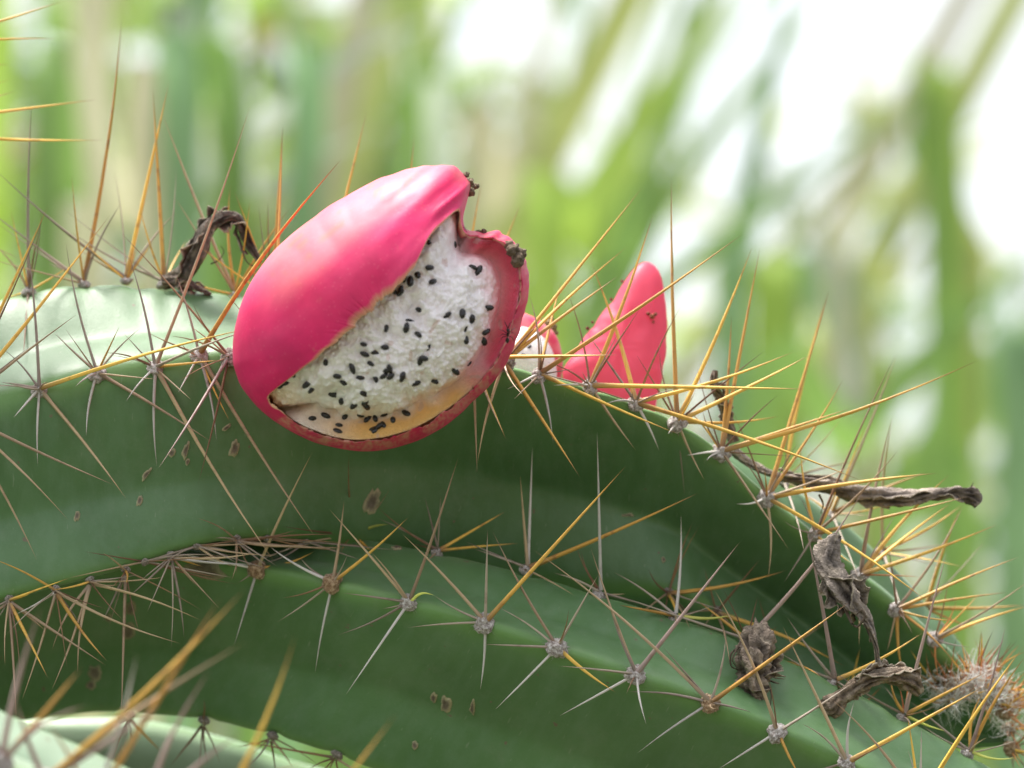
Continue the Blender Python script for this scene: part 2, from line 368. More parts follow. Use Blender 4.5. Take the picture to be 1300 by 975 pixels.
def loft(name, curves, K, root_loc, label, cat, group, mat, ridge_areoles, bulge=0.13, cren=0.06, n=260, cap0=False, cap1=True):
    """curves: 8 control polylines (ridge, valley, ridge ...) of (px,py,d); K: core line. Builds the ribbed body."""
    C = [cr(c, n) for c in curves]; Kc = cr(K, n)
    W = np.array([[list(P(*q)) for q in c] for c in C])       # 8,n,3
    KW = np.array([list(P(*q)) for q in Kc])
    # crenation
    for ri, ars in ridge_areoles.items():
        c = C[ri]
        dep = np.zeros(n)
        for (ax, ay) in ars:
            i = int(np.argmin((c[:, 0]-ax)**2 + (c[:, 1]-ay)**2))
            dd = np.linalg.norm(W[ri]-W[ri][i], axis=1)/CM
            dep += np.exp(-(dd/0.22)**2)
        dirk = KW-W[ri]; dirk /= np.linalg.norm(dirk, axis=1)[:, None]
        W[ri] += dirk*(dep[:, None]*cren*CM)
    ts = [0, .035, .08, .14, .22, .33, .45, .58, .7, .8, .88, .95]
    ring = []; crest = []; arc = []
    for s in range(8):
        a, bb = W[s], W[(s+1) % 8]
        ridge_first = (s % 2 == 0)
        seq = ts if ridge_first else [1-t for t in reversed(ts[1:])] 
        seq = ts if ridge_first else [0] + [1-t for t in reversed(ts[1:])]
        for t in seq:
            tr = t if ridge_first else 1-t          # 0 at the ridge
            p = a*(1-t)+bb*t
            ch = bb-a; ch = ch/np.linalg.norm(ch, axis=1)[:, None]
            o = (a+bb)/2-KW; o = o-(o*ch).sum(1)[:, None]*ch; o /= np.linalg.norm(o, axis=1)[:, None]+1e-9
            bl = bulge*math.sin(math.pi*min(1, tr)**0.55)*(1 if tr > 0 else 0)
            ring.append(p+o*bl*CM); crest.append(math.exp(-(tr/0.10)**2)); arc.append(s*4+t*4)
    ring = np.array(ring); m_ = ring.shape[0]
    for _ in range(2):
        ring = 0.5*ring + 0.25*(np.roll(ring, 1, 0)+np.roll(ring, -1, 0))
    along = np.concatenate([[0], np.cumsum(np.linalg.norm(np.diff(KW, axis=0), axis=1))])/CM
    verts, sk = [], []
    for i in range(n):
        for k in range(m_):
            p = Vector(ring[k, i])
            w = 0.05*noise.noise(p*60) + 0.02*noise.noise(p*180)
            dk = (p-Vector(KW[i])).normalized()
            verts.append(p+dk*w*CM*0.7); sk.append((along[i], arc[k], crest[k]))
    faces = []
    for i in range(n-1):
        for k in range(m_):
            k2 = (k+1) % m_
            faces.append((i*m_+k, i*m_+k2, (i+1)*m_+k2, (i+1)*m_+k))
    faces.append(tuple(range(m_))); faces.append(tuple(reversed(range((n-1)*m_, n*m_))))
    st = Stem(); st.root = set_root(empty(name, root_loc), label, cat, group)
    st.body, me = local_mesh('body', verts, faces, mat, st.root)
    attr_vec(me, 'sk', sk)
    st.bvh = BVHTree.FromPolygons([tuple(v) for v in verts], faces[:-2])
    st.C = C; st.W = W; st.KW = KW
    return st

def hit(stem, px, py):
    d = (P(px, py)-ORG).normalized()
    return stem.bvh.ray_cast(ORG, d)

def ridge_point(st, ri, ax, ay):
    c = st.C[ri]; i = int(np.argmin((c[:, 0]-ax)**2+(c[:, 1]-ay)**2))
    p = Vector(st.W[ri][i]); d = depth_of(p)
    out = (p-Vector(st.KW[i])).normalized()
    q = P(ax, ay, d)
    # keep to the crest, moved part of the way to the noted place
    return p.lerp(q, 0.6), out, d

def dress(st, ri, items, size=0.165, kind='f', bias=-0.10, extra=2, xk='ggbtb', xl=1.5):
    """items: (px,py,[(tipx,tipy,kind[,dz])...][,areole kind])"""
    for it in items:
        ax, ay, sp = it[0], it[1], it[2]
        kd = it[3] if len(it) > 3 else kind
        pos, out, d = ridge_point(st, ri, ax, ay)
        ar, Mar = areole_at(st, pos, out, size*random.uniform(.88, 1.12), kd)
        for s in sp:
            tx, ty, k = s[0], s[1], s[2]
            L = math.hypot(tx-ax, ty-ay)/65.0
            dz = s[3] if len(s) > 3 else L*(bias + random.uniform(-0.22, 0.18))
            tip = P(tx, ty, d+dz)
            for body in BODIES:                          # keep the spine outside the skin it crosses
                for f in (1.0, .8, .6):
                    qx, qy = ax+(tx-ax)*f, ay+(ty-ay)*f
                    loc, nor, _, _ = hit(body, qx, qy)
                    if loc is None: continue
                    hd = depth_of(loc)-0.22
                    if d+dz*f > hd: dz = (hd-d)/f
            tip = P(tx, ty, d+dz)
            base = pos + out*0.10*CM
            dirv = (tip-base).normalized()
            base = base + dirv*0.05*CM
            rr_ = RAD[k]*(0.75+0.25*min(1.6, L/2.2))*random.uniform(.88, 1.12)
            add_spine(ar, Mar, base, tip, k, rr_)
        for q in range(extra):                           # short weathered side spines
            dv = (out*random.uniform(.3, 1.1)+Vector((random.gauss(0, .7), random.gauss(-.1, .5), random.gauss(0, .7)))).normalized()
            kk = random.choice(xk); base = pos+out*.06*CM
            add_spine(ar, Mar, base, base+dv*random.uniform(.5, xl)*CM, kk, RAD[kk]*.62)

BODIES = []
def back_curves(A, C_, K, B):
    """the two hidden valleys and the hidden rear rib from the front ones"""
    R, v3, v4 = [], [], []
    for a, c, k, bq in zip(A, C_, K, B):
        a, c, k, bq = map(np.array, (a, c, k, bq))
        sc = np.array([1, 1, 1.0])
        r = k + (k-a)*0.95*sc
        R.append(tuple(r)); v3.append(tuple((c+r)/2*0.62 + k*0.38)); v4.append(tuple((bq+r)/2*0.62+k*0.38))
    return R, v3, v4
def lead_out(curves, K, turn):
    """prepend stations that carry the stem out of the picture on the left and down to the soil"""
    k0 = np.array(K[0]); outc = [list(c) for c in curves]; outK = list(K)
    offs = [np.array(c[0])-k0 for c in curves]
    for (kx, ky, kd, ang) in turn:
        outK.insert(0, (kx, ky, kd)); ca, sa = math.cos(ang), math.sin(ang)
        for c, o in zip(outc, offs):
            c.insert(0, (kx+o[0]*ca+o[1]*sa, ky-o[0]*sa+o[1]*ca, kd+o[2]))
    return outc, outK

# ================================================================== UPPER STEM
A = [(-250, 575, -.2), (-50, 522, -.1), (122, 476, 0), (290, 452, 0), (500, 450, .1), (686, 477, .2), (860, 537, .4), (973, 632, .6), (1090, 729, .8), (1187, 816, 1.0), (1236, 872, 1.5)]
B = [(-250, 430, 2.8), (-50, 390, 2.8), (110, 362, 2.9), (285, 374, 3.0), (490, 402, 3.1), (690, 492, 3.2), (880, 556, 3.3), (992, 613, 3.1), (1115, 702, 3.1), (1202, 800, 2.9), (1250, 870, 2.5)]
AB = [(-250, 545, 1.8), (-50, 495, 1.8), (118, 458, 1.9), (288, 440, 2.0), (495, 455, 2.0), (688, 520, 2.1), (862, 590, 2.2), (978, 655, 2.2), (1098, 735, 2.3), (1190, 820, 2.2), (1240, 878, 2.1)]
AC = [(-250, 705, .32), (-50, 668, .32), (125, 632, .34), (296, 600, .5), (490, 590, 1.6), (672, 614, 2.2), (838, 664, 2.1), (925, 722, 2.3), (1020, 790, 2.4), (1120, 868, 2.4), (1205, 915, 2.3)]
C_ = [(-250, 800, .1), (-50, 775, .0), (130, 730, .1), (300, 684, .5), (470, 694, 2.1), (660, 736, 2.6), (848, 752, 1.7), (912, 776, 1.8), (985, 835, 1.9), (1075, 905, 2.0), (1190, 945, 2.2)]
def drift(c, st_):                                       # the stem leans away from the lens towards its tip
    return [(x, y, d+st_[i]) for i, (x, y, d) in enumerate(c)]
DR = [0, 0, 0, 0, 0, .1, .4, .8, 1.1, 1.3, 1.3]
AB = [((a[0]*.58+b_[0]*.42), a[1]*.60+b_[1]*.40, a[2]*.56+b_[2]*.44+.12) if i < 5 else q for i, (a, b_, q) in enumerate(zip(A, B, AB))]
A, B, AB, AC, C_ = [drift(c, DR) for c in (A, B, AB, AC, C_)]
K = [(a[0]*.6+c[0]*.4, a[1]*.62+c[1]*.38, a[2]+2.5) for a, c in zip(A, C_)]
K[-1] = (1225, 910, 3.6)
R_, v3, v4 = back_curves(A, C_, K, B)
v3 = [(x, max(y, c[1]+70), c[2]+1.5) if 4 <= i <= 9 else (x, y, d) for i, ((x, y, d), c) in enumerate(zip(v3, C_))]
tipc = (1262, 930, 3.6)
curves = [A, AC, C_, v3, R_, v4, B, AB]
def close_tip(curves, K, tip):
    for c in curves:
        q = np.array(c[-1]); t_ = np.array(tip); c.append(tuple(q*0.45+t_*0.55 + np.array([9, 6, 0]))); c.append(tuple(q*.06+t_*.94 + np.array([14, 9, 0])))
    K += [tuple((np.array(K[-1])+np.array(tip))/2), tuple(tip)]
close_tip(curves, K, tipc)
turn = [(-620, 840, 2.4, 0.45), (-860, 1300, 2.6, 1.1), (-920, 2400, 3, 1.5), (-930, 5200, 3.5, 1.57), (-930, 8900, 4, 1.57)]
curves, K = lead_out(curves, K, turn)
A_AR = [(-40, 520), (50, 497), (122, 475), (197, 472), (254, 450), (295, 455), (350, 449), (686, 477), (749, 490), (807, 513), (860, 538), (917, 573), (973, 633), (1036, 677), (1090, 730), (1136, 776), (1187, 812)]
B_AR = [(36, 372), (107, 362), (172, 356), (212, 360), (297, 376), (992, 613), (1052, 655), (1118, 702), (1166, 778)]
st1 = loft('cactus_stem', curves, K, P(-930, 8900, 4), 'upper ribbed green cactus stem arching under the large split pink fruit', 'cactus stem', 'cactus stems', M_SKIN,
           {0: A_AR, 6: B_AR}, cren=0.075, n=420)

# ================================================================== LOWER STEM
D = [(-250, 780, 4.2), (-60, 745, 3.2), (140, 712, 2.2), (328, 724, 1.2), (519, 766, .5), (706, 824, .1), (900, 893, -.2), (1075, 970, -.3), (1260, 1080, -.3), (1450, 1230, -.3)]
E = [(-250, 700, 5.6), (-60, 690, 5.0), (150, 672, 4.2), (350, 672, 3.2), (555, 702, 2.5), (760, 755, 2.1), (945, 815, 1.9), (1145, 911, 1.8), (1320, 1020, 1.8), (1500, 1170, 1.8)]
DE = [(-250, 752, 5.0), (-60, 730, 4.2), (145, 705, 3.3), (340, 708, 2.3), (540, 747, 1.6), (735, 803, 1.2), (925, 866, 1.0), (1110, 952, .9), (1290, 1060, .9), (1480, 1210, .9)]
DF = [(-250, 880, 4.8), (-60, 850, 3.8), (130, 825, 2.9), (290, 835, 2.0), (460, 868, 1.4), (645, 930, 1.0), (840, 1000, .8), (1010, 1080, .7), (1190, 1190, .7), (1380, 1340, .7)]
F = [(-250, 985, 4.0), (-60, 935, 3.2), (110, 905, 2.4), (258, 914, 1.6), (400, 950, 1.0), (590, 1020, .6), (780, 1100, .4), (950, 1180, .3), (1130, 1290, .3), (1320, 1440, .3)]
K2 = [(d[0]*.55+f[0]*.45, d[1]*.6+f[1]*.4, d[2]+3.1) for d, f in zip(D, F)]
DR2 = [0, 0, 0, -.3, -1.0, -1.2, -1.2, -1.1, -1.1, -1.1]
D, E, DE, DF, F, K2 = [drift(c, DR2) for c in (D, E, DE, DF, F, K2)]
DE = [(a[0]*.56+b_[0]*.44, a[1]*.57+b_[1]*.43, a[2]*.55+b_[2]*.45+.05) for a, b_ in zip(D, E)]
DF = [(f[0], f[1], a[2]+1.95) for a, f in zip(D, DF)]
F = [(f[0], f[1], a[2]+2.7) for a, f in zip(D, F)]
R2, w3, w4 = back_curves(D, F, K2, E)
curves2 = [D, DF, F, w3, R2, w4, E, DE]
for c in curves2:
    pass
tip2 = tuple(np.array(K2[-1])+np.array([170, 120, 0])); close_tip(curves2, K2, tip2)
turn2 = [(-560, 1010, 6.2, 0.3), (-800, 1350, 6.8, 0.9), (-860, 2500, 7, 1.5), (-870, 5200, 7, 1.57), (-870, 8900, 7, 1.57)]
curves2, K2 = lead_out(curves2, K2, turn2)
D_AR = [(328, 724), (422, 741), (519, 766), (617, 790), (706, 823), (807, 857), (900, 893), (987, 933), (1075, 970), (1165, 1022)]
E_AR = [(445, 682), (555, 703), (668, 722), (760, 756), (856, 787), (945, 815), (1056, 868), (1147, 912), (1230, 958)]
F_AR = [(165, 906), (258, 915), (345, 934), (428, 957)]
st2 = loft('cactus_stem', curves2, K2, P(-870, 8900, 7), 'lower dark green cactus stem with grey areoles crossing below the arching one', 'cactus stem', 'cactus stems', M_SKIN2,
           {0: D_AR, 6: E_AR, 2: F_AR}, cren=0.07, n=380, bulge=0.10)
BODIES += [st1, st2]
dress(st1, 0, [
 (-60, 525, [(146, 616, 't'), (86, 662, 't'), (46, 712, 't'), (140, 272, 'y', .6), (62, 260, 'y'), (54, 277, 'b'), (98, 399, 't'), (40, 440, 'g')]),
 (50, 497, [(35, 310, 'g', .3), (4, 444, 'g'), (325, 417, 'y', -2.6), (18, 530, 'w'), (48, 592, 'w'), (160, 634, 't'), (0, 485, 'g')]),
 (122, 475, [(84, 307, 'g', .3), (68, 422, 'g'), (178, 417, 'g'), (95, 491, 'w'), (109, 554, 'w'), (268, 561, 't')]),
 (197, 472, [(164, 325, 'g', .2), (317, 132, 't', .5), (131, 449, 'b'), (160, 510, 'w'), (200, 593, 'w'), (349, 711, 't', -.8), (330, 416, 'g', -2.8), (280, 457, 'y')]),
 (254, 450, [(222, 345, 'g'), (187, 422, 'b'), (434, 201, 'y', -1.8), (226, 499, 'w'), (275, 560, 'w'), (402, 682, 't', -.8)]),
 (292, 456, [(215, 428, 'b'), (150, 292, 'b', .4), (245, 383, 'b'), (202, 594, 'm', -2.2), (252, 615, 'b', -.6)], 'd'),
 (350, 450, [(359, 160, 'y', 1.6)], 'd'),
 (600, 455, [(784, 450, 'y', -1.2), (605, 600, 't', -.4), (642, 558, 'y', -.7), (640, 552, 't', -1.0)], 'd'),
 (640, 460, [(736, 606, 'y', -.9), (686, 409, 'b'), (797, 312, 'y', .8), (785, 350, 'y', .6), (817, 236, 'y', 1.0), (648, 447, 'b'), (607, 590, 't', -.5)], 'd'),
 (686, 477, [(644, 494, 'w'), (702, 564, 'w'), (862, 551, 'y', -.5), (944, 296, 'y', -.6), (672, 375, 'g'), (694, 440, 'b'), (712, 358, 'y', 1.2)]),
 (749, 490, [(702, 489, 'w'), (1028, 494, 'y', -.8), (807, 571, 't'), (720, 368, 'b', .4), (829, 274, 'y', .3), (813, 392, 'b'), (694, 461, 'b')]),
 (807, 513, [(767, 514, 'w'), (837, 572, 'w'), (1009, 444, 'y', -.4), (1096, 613, 'y', -1.2), (751, 333, 'y', .6), (865, 390, 'b'), (744, 420, 'g', .3)]),
 (860, 538, [(808, 450, 'b'), (972, 444, 'b'), (955, 312, 'y', .4), (853, 222, 'y', .9), (1029, 450, 'y', .3), (848, 551, 'w'), (895, 610, 't'), (992, 526, 'y', .9), (838, 440, 'b', .6)]),
 (917, 573, [(872, 578, 'w'), (897, 585, 'w'), (929, 399, 'y', .4), (965, 314, 'y', .8), (989, 502, 'b'), (1242, 454, 'y', -.9), (1081, 518, 'y', -.2), (1001, 698, 't', -.5), (893, 518, 'b')]),
 (973, 633, [(934, 640, 'w'), (1070, 480, 'y', .5), (1053, 369, 'y', .9), (1085, 591, 't'), (1193, 602, 'y', -.5), (975, 737, 't', -.2), (1182, 770, 'y', -1.5), (943, 586, 'b'), (930, 520, 'b', .2)]),
 (1036, 677, [(1139, 570, 't'), (1231, 629, 'y', -.6), (1018, 565, 'y'), (1140, 447, 'b', .6), (995, 740, 'g', -.4), (1064, 608, 'y', .3)]),
 (1090, 730, [(1267, 665, 'y', -.3), (1206, 602, 'y', .2), (1210, 637, 'y', .5), (1133, 530, 't', .5), (1170, 732, 'r'), (1102, 666, 'b'), (1090, 820, 't')]),
 (1136, 776, [(1295, 707, 'y'), (1280, 752, 'y'), (1210, 841, 'y', -.8), (1128, 692, 'b'), (1223, 638, 't', .5), (1126, 828, 't'), (1148, 862, 'y')]),
 (1187, 812, [(1310, 733, 't'), (1204, 735, 'b'), (1310, 768, 'y', .3), (1192, 862, 'r'), (1215, 760, 'r')]),
], extra=3, xk='ggyytb', xl=1.9)
dress(st1, 6, [
 (36, 372, [(41, 122, 'g', .2), (-8, 310, 't'), (54, 275, 'b'), (30, 455, 'b')]),
 (107, 362, [(153, 23, 'y', .4), (155, 257, 'g'), (60, 335, 'g'), (-20, 262, 'g', -.5)]),
 (160, 356, [(-8, 214, 'g', -.6), (215, 102, 'y', .3), (224, 268, 'g'), (100, 316, 't')]),
 (208, 359, [(88, 293, 'g'), (194, 110, 'y', .2), (268, 372, 'g')]),
 (297, 376, [(206, 145, 't', .2), (294, 233, 'y'), (223, 252, 't'), (340, 330, 'b')]),
 (345, 385, [(341, 255, 'b'), (359, 160, 'y', .2), (320, 330, 'y')]),
 (410, 392, [(466, 140, 'y', .3)]),
 (515, 415, [(527, 170, 'y', .3)]),
 (590, 450, [(613, 228, 'y', .3), (662, 258, 'y', .3)]),
 (992, 613, [(1053, 369, 'y', .3), (1092, 585, 't'), (1020, 700, 'g')]),
 (1052, 655, [(1140, 447, 't', .3), (1180, 600, 'y'), (1092, 740, 'g')]),
 (1118, 702, [(1133, 530, 't'), (1223, 638, 'y'), (1204, 690, 'b'), (1150, 790, 'g')]),
 (1168, 778, [(1305, 768, 'y'), (1223, 640, 'y'), (1204, 735, 'b'), (1240, 800, 'r')]),
], size=0.13, extra=4, xk='yytgyg', xl=2.6)
dress(st1, 2, [
 (12, 757, [(21, 915, 't', -1.2), (61, 861, 'y', -.8), (135, 845, 't', -.6), (-30, 800, 't'), (60, 803, 't')], 'd'),
 (72, 747, [(137, 840, 'y', -.7), (230, 817, 't', -.4), (28, 888, 't', -.8), (20, 780, 'w'), (101, 792, 'g')], 'd'),
 (116, 736, [(100, 855, 't', -.5), (65, 876, 't', -.8), (255, 787, 't', -.4), (68, 826, 't', -.4)], 'd'),
 (158, 722, [(154, 910, 't', -.6), (130, 790, 'g', -.2)], 'd'),
 (218, 704, [(233, 811, 'g', -.3), (325, 702, 't', -.5), (322, 716, 'w', -.6), (160, 760, 'g', -.3)], 'd'),
 (300, 681, [(430, 678, 'b', -.5), (395, 690, 't', -.5), (442, 694, 't', -.4), (380, 672, 'b', -.4), (340, 720, 'g', -.4)], 'd'),
 (850, 746, [(881, 662, 'b', -.3), (823, 722, 'b'), (1000, 723, 'y', -.4), (858, 790, 'y'), (875, 800, 't')], 'd'),
 (912, 772, [(893, 720, 'b', -.3), (967, 707, 'b', -.3), (1072, 848, 'y', -.5), (925, 840, 't')], 'd'),
 (985, 835, [(962, 756, 'b', -.3), (1050, 790, 't', -.4), (1040, 860, 'y')], 'd'),
 (1075, 905, [(1092, 820, 'y'), (1120, 870, 'r'), (1060, 850, 'b')], 'd'),
], size=0.085, bias=-0.2, extra=6, xk='ttbbgy', xl=2.0)

dress(st2, 0, [
 (328, 724, [(222, 702, 'w', -.6), (397, 573, 't', -1.6), (400, 700, 'y'), (297, 820, 'w'), (302, 740, 'g')], 'b'),
 (422, 741, [(437, 635, 't'), (340, 690, 'w'), (380, 706, 'g'), (520, 655, 'y'), (352, 790, 'g'), (400, 855, 'w'), (358, 758, 'b')], 'b'),
 (519, 766, [(417, 646, 't'), (470, 700, 't'), (582, 580, 't', -.6), (552, 756, 'n'), (434, 753, 'g'), (429, 805, 'g'), (439, 882, 'w')]),
 (617, 790, [(510, 677, 't'), (551, 754, 'g'), (619, 672, 'g'), (796, 590, 'y', -.8), (517, 797, 'g'), (610, 876, 'w')]),
 (706, 823, [(625, 674, 't'), (632, 770, 'g'), (760, 728, 'g'), (614, 818, 'g'), (629, 901, 'w'), (782, 879, 'y')]),
 (807, 857, [(750, 695, 't'), (776, 776, 'g'), (940, 687, 'm', -.3), (709, 846, 'g'), (710, 909, 'w'), (820, 919, 'w', -.8)]),
 (900, 893, [(676, 700, 't', -.6), (842, 822, 'g'), (797, 878, 'g'), (810, 956, 'w'), (921, 803, 'g'), (1079, 763, 'y', -.6), (955, 905, 'g')], 'b'),
 (987, 933, [(906, 748, 't', -.4), (1085, 865, 'g'), (911, 977, 'w'), (1018, 990, 'y')]),
 (1075, 970, [(994, 795, 't', -.6), (1016, 920, 'g'), (1086, 890, 'w'), (1252, 870, 'y', -.6), (990, 985, 'g')]),
 (1165, 1022, [(1055, 890, 't', -.4), (1302, 820, 'y', -.8), (1152, 908, 'y'), (1170, 925, 'w'), (1095, 985, 'g')]),
], size=0.18, extra=1)
dress(st2, 6, [
 (445, 682, [(444, 575, 'b'), (357, 668, 'b'), (492, 667, 'n'), (380, 690, 't'), (470, 700, 'y')], 'd'),
 (555, 703, [(479, 644, 'b'), (479, 658, 'g'), (539, 630, 'g'), (642, 649, 'y'), (660, 689, 'y'), (522, 690, 'b')]),
 (668, 722, [(676, 567, 'w'), (660, 604, 't'), (887, 626, 'y', -1.0), (590, 687, 'g'), (600, 696, 'g')]),
 (760, 756, [(758, 547, 'w'), (739, 699, 'b'), (702, 728, 'g'), (835, 772, 'g')]),
 (856, 787, [(865, 653, 'w'), (934, 779, 'n'), (778, 727, 'g'), (785, 768, 'y', .4)]),
 (945, 815, [(1097, 622, 'm', -.4), (774, 753, 'g'), (962, 756, 'b'), (885, 762, 'y', .2)]),
 (1056, 868, [(1022, 665, 'm', -.4), (999, 783, 'g'), (990, 828, 'g'), (1172, 803, 'y', -.5), (1084, 880, 'g')]),
 (1147, 912, [(1122, 871, 'g'), (1057, 851, 'g'), (1202, 700, 'm', -.6), (1252, 853, 'y', -.5), (1201, 928, 'n'), (1130, 860, 'y'), (1152, 862, 'r'), (1140, 868, 'r')]),
 (1230, 958, [(1277, 795, 'm', -.5), (1170, 920, 'g'), (1155, 890, 'g'), (1290, 960, 'n'), (1302, 835, 'y', -.5), (1250, 880, 'y')]),
], size=0.125, bias=-0.05)
dress(st2, 2, [
 (165, 908, [(140, 970, 'b'), (172, 960, 'g'), (205, 955, 'y'), (120, 940, 'b')], 'd'),
 (258, 915, [(215, 973, 'b'), (253, 972, 'b'), (264, 970, 'b'), (280, 970, 'b'), (259, 888, 'b'), (238, 948, 'g')], 'd'),
 (345, 934, [(300, 948, 'b'), (308, 978, 'g'), (351, 984, 'b'), (372, 975, 't')], 'd'),
 (428, 957, [(390, 978, 'b'), (432, 990, 'b'), (462, 985, 't'), (300, 940, 'b', .1)], 'd'),
], size=0.12)

rg = random.Random(77)
for (x0, y0, ri, st_, cnt) in [(250, 693, 2, st1, 9), (185, 712, 2, st1, 7), (340, 684, 2, st1, 9), (390, 690, 2, st1, 7)]:
    pos, out, d = ridge_point(st_, ri, x0, y0); ar, Mar = areole_at(st_, pos, out, .075, 'd')
    for q in range(cnt):
        if x0 > 150: tx, ty = x0+rg.choice((-1, 1, 1))*rg.uniform(40, 120), y0+rg.uniform(-14, 34)
        else: tx, ty = x0+rg.uniform(-70, 90), y0+rg.uniform(30, 140)
        kk = rg.choice('ttbbg'); add_spine(ar, Mar, pos, P(tx, ty, d-rg.uniform(.1, .7)), kk, RAD[kk]*rg.uniform(.5, .85))
# ================================================================== OTHER STEMS (swept)
def sweep_stem(label, path, radius, nrib, roll, mat, n=120, rib=0.34, spine_len=(1.6, 3.2), kinds='yyytgwm', spacing=1.25, srad=1.0, ribs_used=None, zone=None, per=(5, 8), group='cactus stems'):
    ctr = [P(*q) for q in path]
    cc = cr([tuple(v) for v in ctr], n)
    T = np.gradient(cc, axis=0); T /= np.linalg.norm(T, axis=1)[:, None]
    nrm = Vector(T[0]).orthogonal().normalized()
    if abs(T[0][0]) > 0.3: nrm = (FWD*-1).normalized()
    m_ = nrib*12; verts, faces, sk = [], [], []; frames = []
    rad = np.array([radius]*n)
    for i in range(n):
        t = Vector(T[i]); nrm = (nrm - t*nrm.dot(t)).normalized(); bi = t.cross(nrm); frames.append((nrm.copy(), bi.copy()))
        for k in range(m_):
            a = roll + 2*math.pi*k/m_; ph = (k % 12)/12.0; tri = abs(ph*2-1) if True else 0   # 1 at rib crest
            pr = (1-rib) + rib*(1-(1-tri)**1.0)**0.8
            r_ = rad[i]*pr*(1+0.015*noise.noise(Vector((i*.3, k*.4, radius))))
            p = Vector(cc[i]) + (nrm*math.cos(a)+bi*math.sin(a))*(r_*CM)
            verts.append(p); sk.append((i*0.4, k/m_*20, math.exp(-((1-tri)/0.12)**2)))
    for i in range(n-1):
        for k in range(m_):
            k2 = (k+1) % m_; faces.append((i*m_+k, i*m_+k2, (i+1)*m_+k2, (i+1)*m_+k))
    faces += [tuple(range(m_)), tuple(reversed(range((n-1)*m_, n*m_)))]
    st = Stem(); st.root = set_root(empty('cactus_stem', Vector(cc[0])), label, 'cactus stem', group)
    st.body, me = local_mesh('body', verts, faces, mat, st.root); attr_vec(me, 'sk', sk)
    seg = np.linalg.norm(np.diff(cc, axis=0), axis=1)/CM; s = np.concatenate([[0], np.cumsum(seg)])
    st.cc, st.frames, st.s, st.radius, st.roll, st.nrib = cc, frames, s, radius, roll, nrib
    for rb in (ribs_used if ribs_used is not None else range(nrib)):
        a = roll + 2*math.pi*rb/nrib
        x = zone[0] + random.random()*0.4 if zone else 0
        while x < (zone[1] if zone else s[-1]):
            i = int(np.searchsorted(s, x)); i = min(max(i, 0), n-1)
            nn, bi = frames[i]; out = (nn*math.cos(a)+bi*math.sin(a)).normalized(); t = Vector(T[i])
            pos = Vector(cc[i]) + out*(radius*CM)
            ar, Mar = areole_at(st, pos, out, 0.2, 'f')
            for q in range(random.randint(*per)):
                side = t.cross(out); an = random.random()*6.28
                dv = (out*random.uniform(0.25, 1.0) + (t*math.cos(an)+side*math.sin(an))*random.uniform(.5, 1.0)).normalized()
                kk = random.choice(kinds)
                add_spine(ar, Mar, pos+dv*0.12*CM, pos+dv*random.uniform(*spine_len)*CM, kk, RAD[kk]*srad)
            x += spacing*random.uniform(.9, 1.1)
    return st
# pale stem in the near lower left corner
st3 = sweep_stem('pale out of focus cactus stem bearing thick blurred orange spines', [(-1500, 9000, -14), (-1450, 4000, -13), (-1150, 1500, -12), (-700, 1075, -11), (-300, 1030, -11), (0, 1128, -11), (250, 1262, -11), (500, 1420, -11), (640, 1600, -11)], 3.0, 5, math.radians(112), M_SKIN3, ribs_used=[], n=200)
NEAR = [  # areole place, spine tips (blurred long ones near the lens)
 (20, 930, [(105, 845, 'y'), (112, 899, 'm'), (53, 768, 'm'), (-40, 860, 'm')]),
 (83, 945, [(312, 817, 't'), (207, 892, 'm'), (312, 747, 'y'), (20, 890, 'm')]),
 (146, 966, [(283, 754, 'y'), (174, 827, 'w'), (395, 963, 'y'), (60, 920, 't')]),
 (205, 1000, [(270, 851, 'm'), (312, 930, 'm')]),
 (275, 1030, [(372, 802, 'y'), (320, 960, 'y')]),
 (370, 1085, [(505, 903, 'y')]),
]
for ax, ay, sp in NEAR:
    d3 = -13.2
    pos = P(ax, ay, d3)
    # nearest crest of the stem body
    best = None
    for i in range(len(st3.cc)):
        for rb in range(5):
            a = st3.roll+2*math.pi*rb/5; nn, bi = st3.frames[i]; o_ = nn*math.cos(a)+bi*math.sin(a)
            q = Vector(st3.cc[i])+o_*(3.0*CM)
            if depth_of(q) > -11.0: continue
            dd = (q-pos).length
            if best is None or dd < best[0]: best = (dd, q, o_)
    pos, out = best[1], best[2]
    ar, Mar = areole_at(st3, pos, out, 0.22, 'f')
    for tx, ty, k in sp:
        add_spine(ar, Mar, pos+out*0.08*CM, P(tx, ty, depth_of(pos)-0.4), k, RAD[k]*1.45)
# pale stem seen below the lower one
st4 = sweep_stem('pale green cactus stem half hidden under the dark lower stem', [(-1100, 9000, 14), (-1050, 4000, 13.5), (-800, 1500, 13), (-450, 1120, 12), (-100, 1062, 11), (150, 1040, 10), (330, 1085, 10), (600, 1180, 10), (900, 1400, 10)], 2.6, 5, math.radians(80), M_SKIN3, n=140,
           ribs_used=[0, 4], zone=(170, 190), spine_len=(1.2, 2.6), kinds='ygtbb')
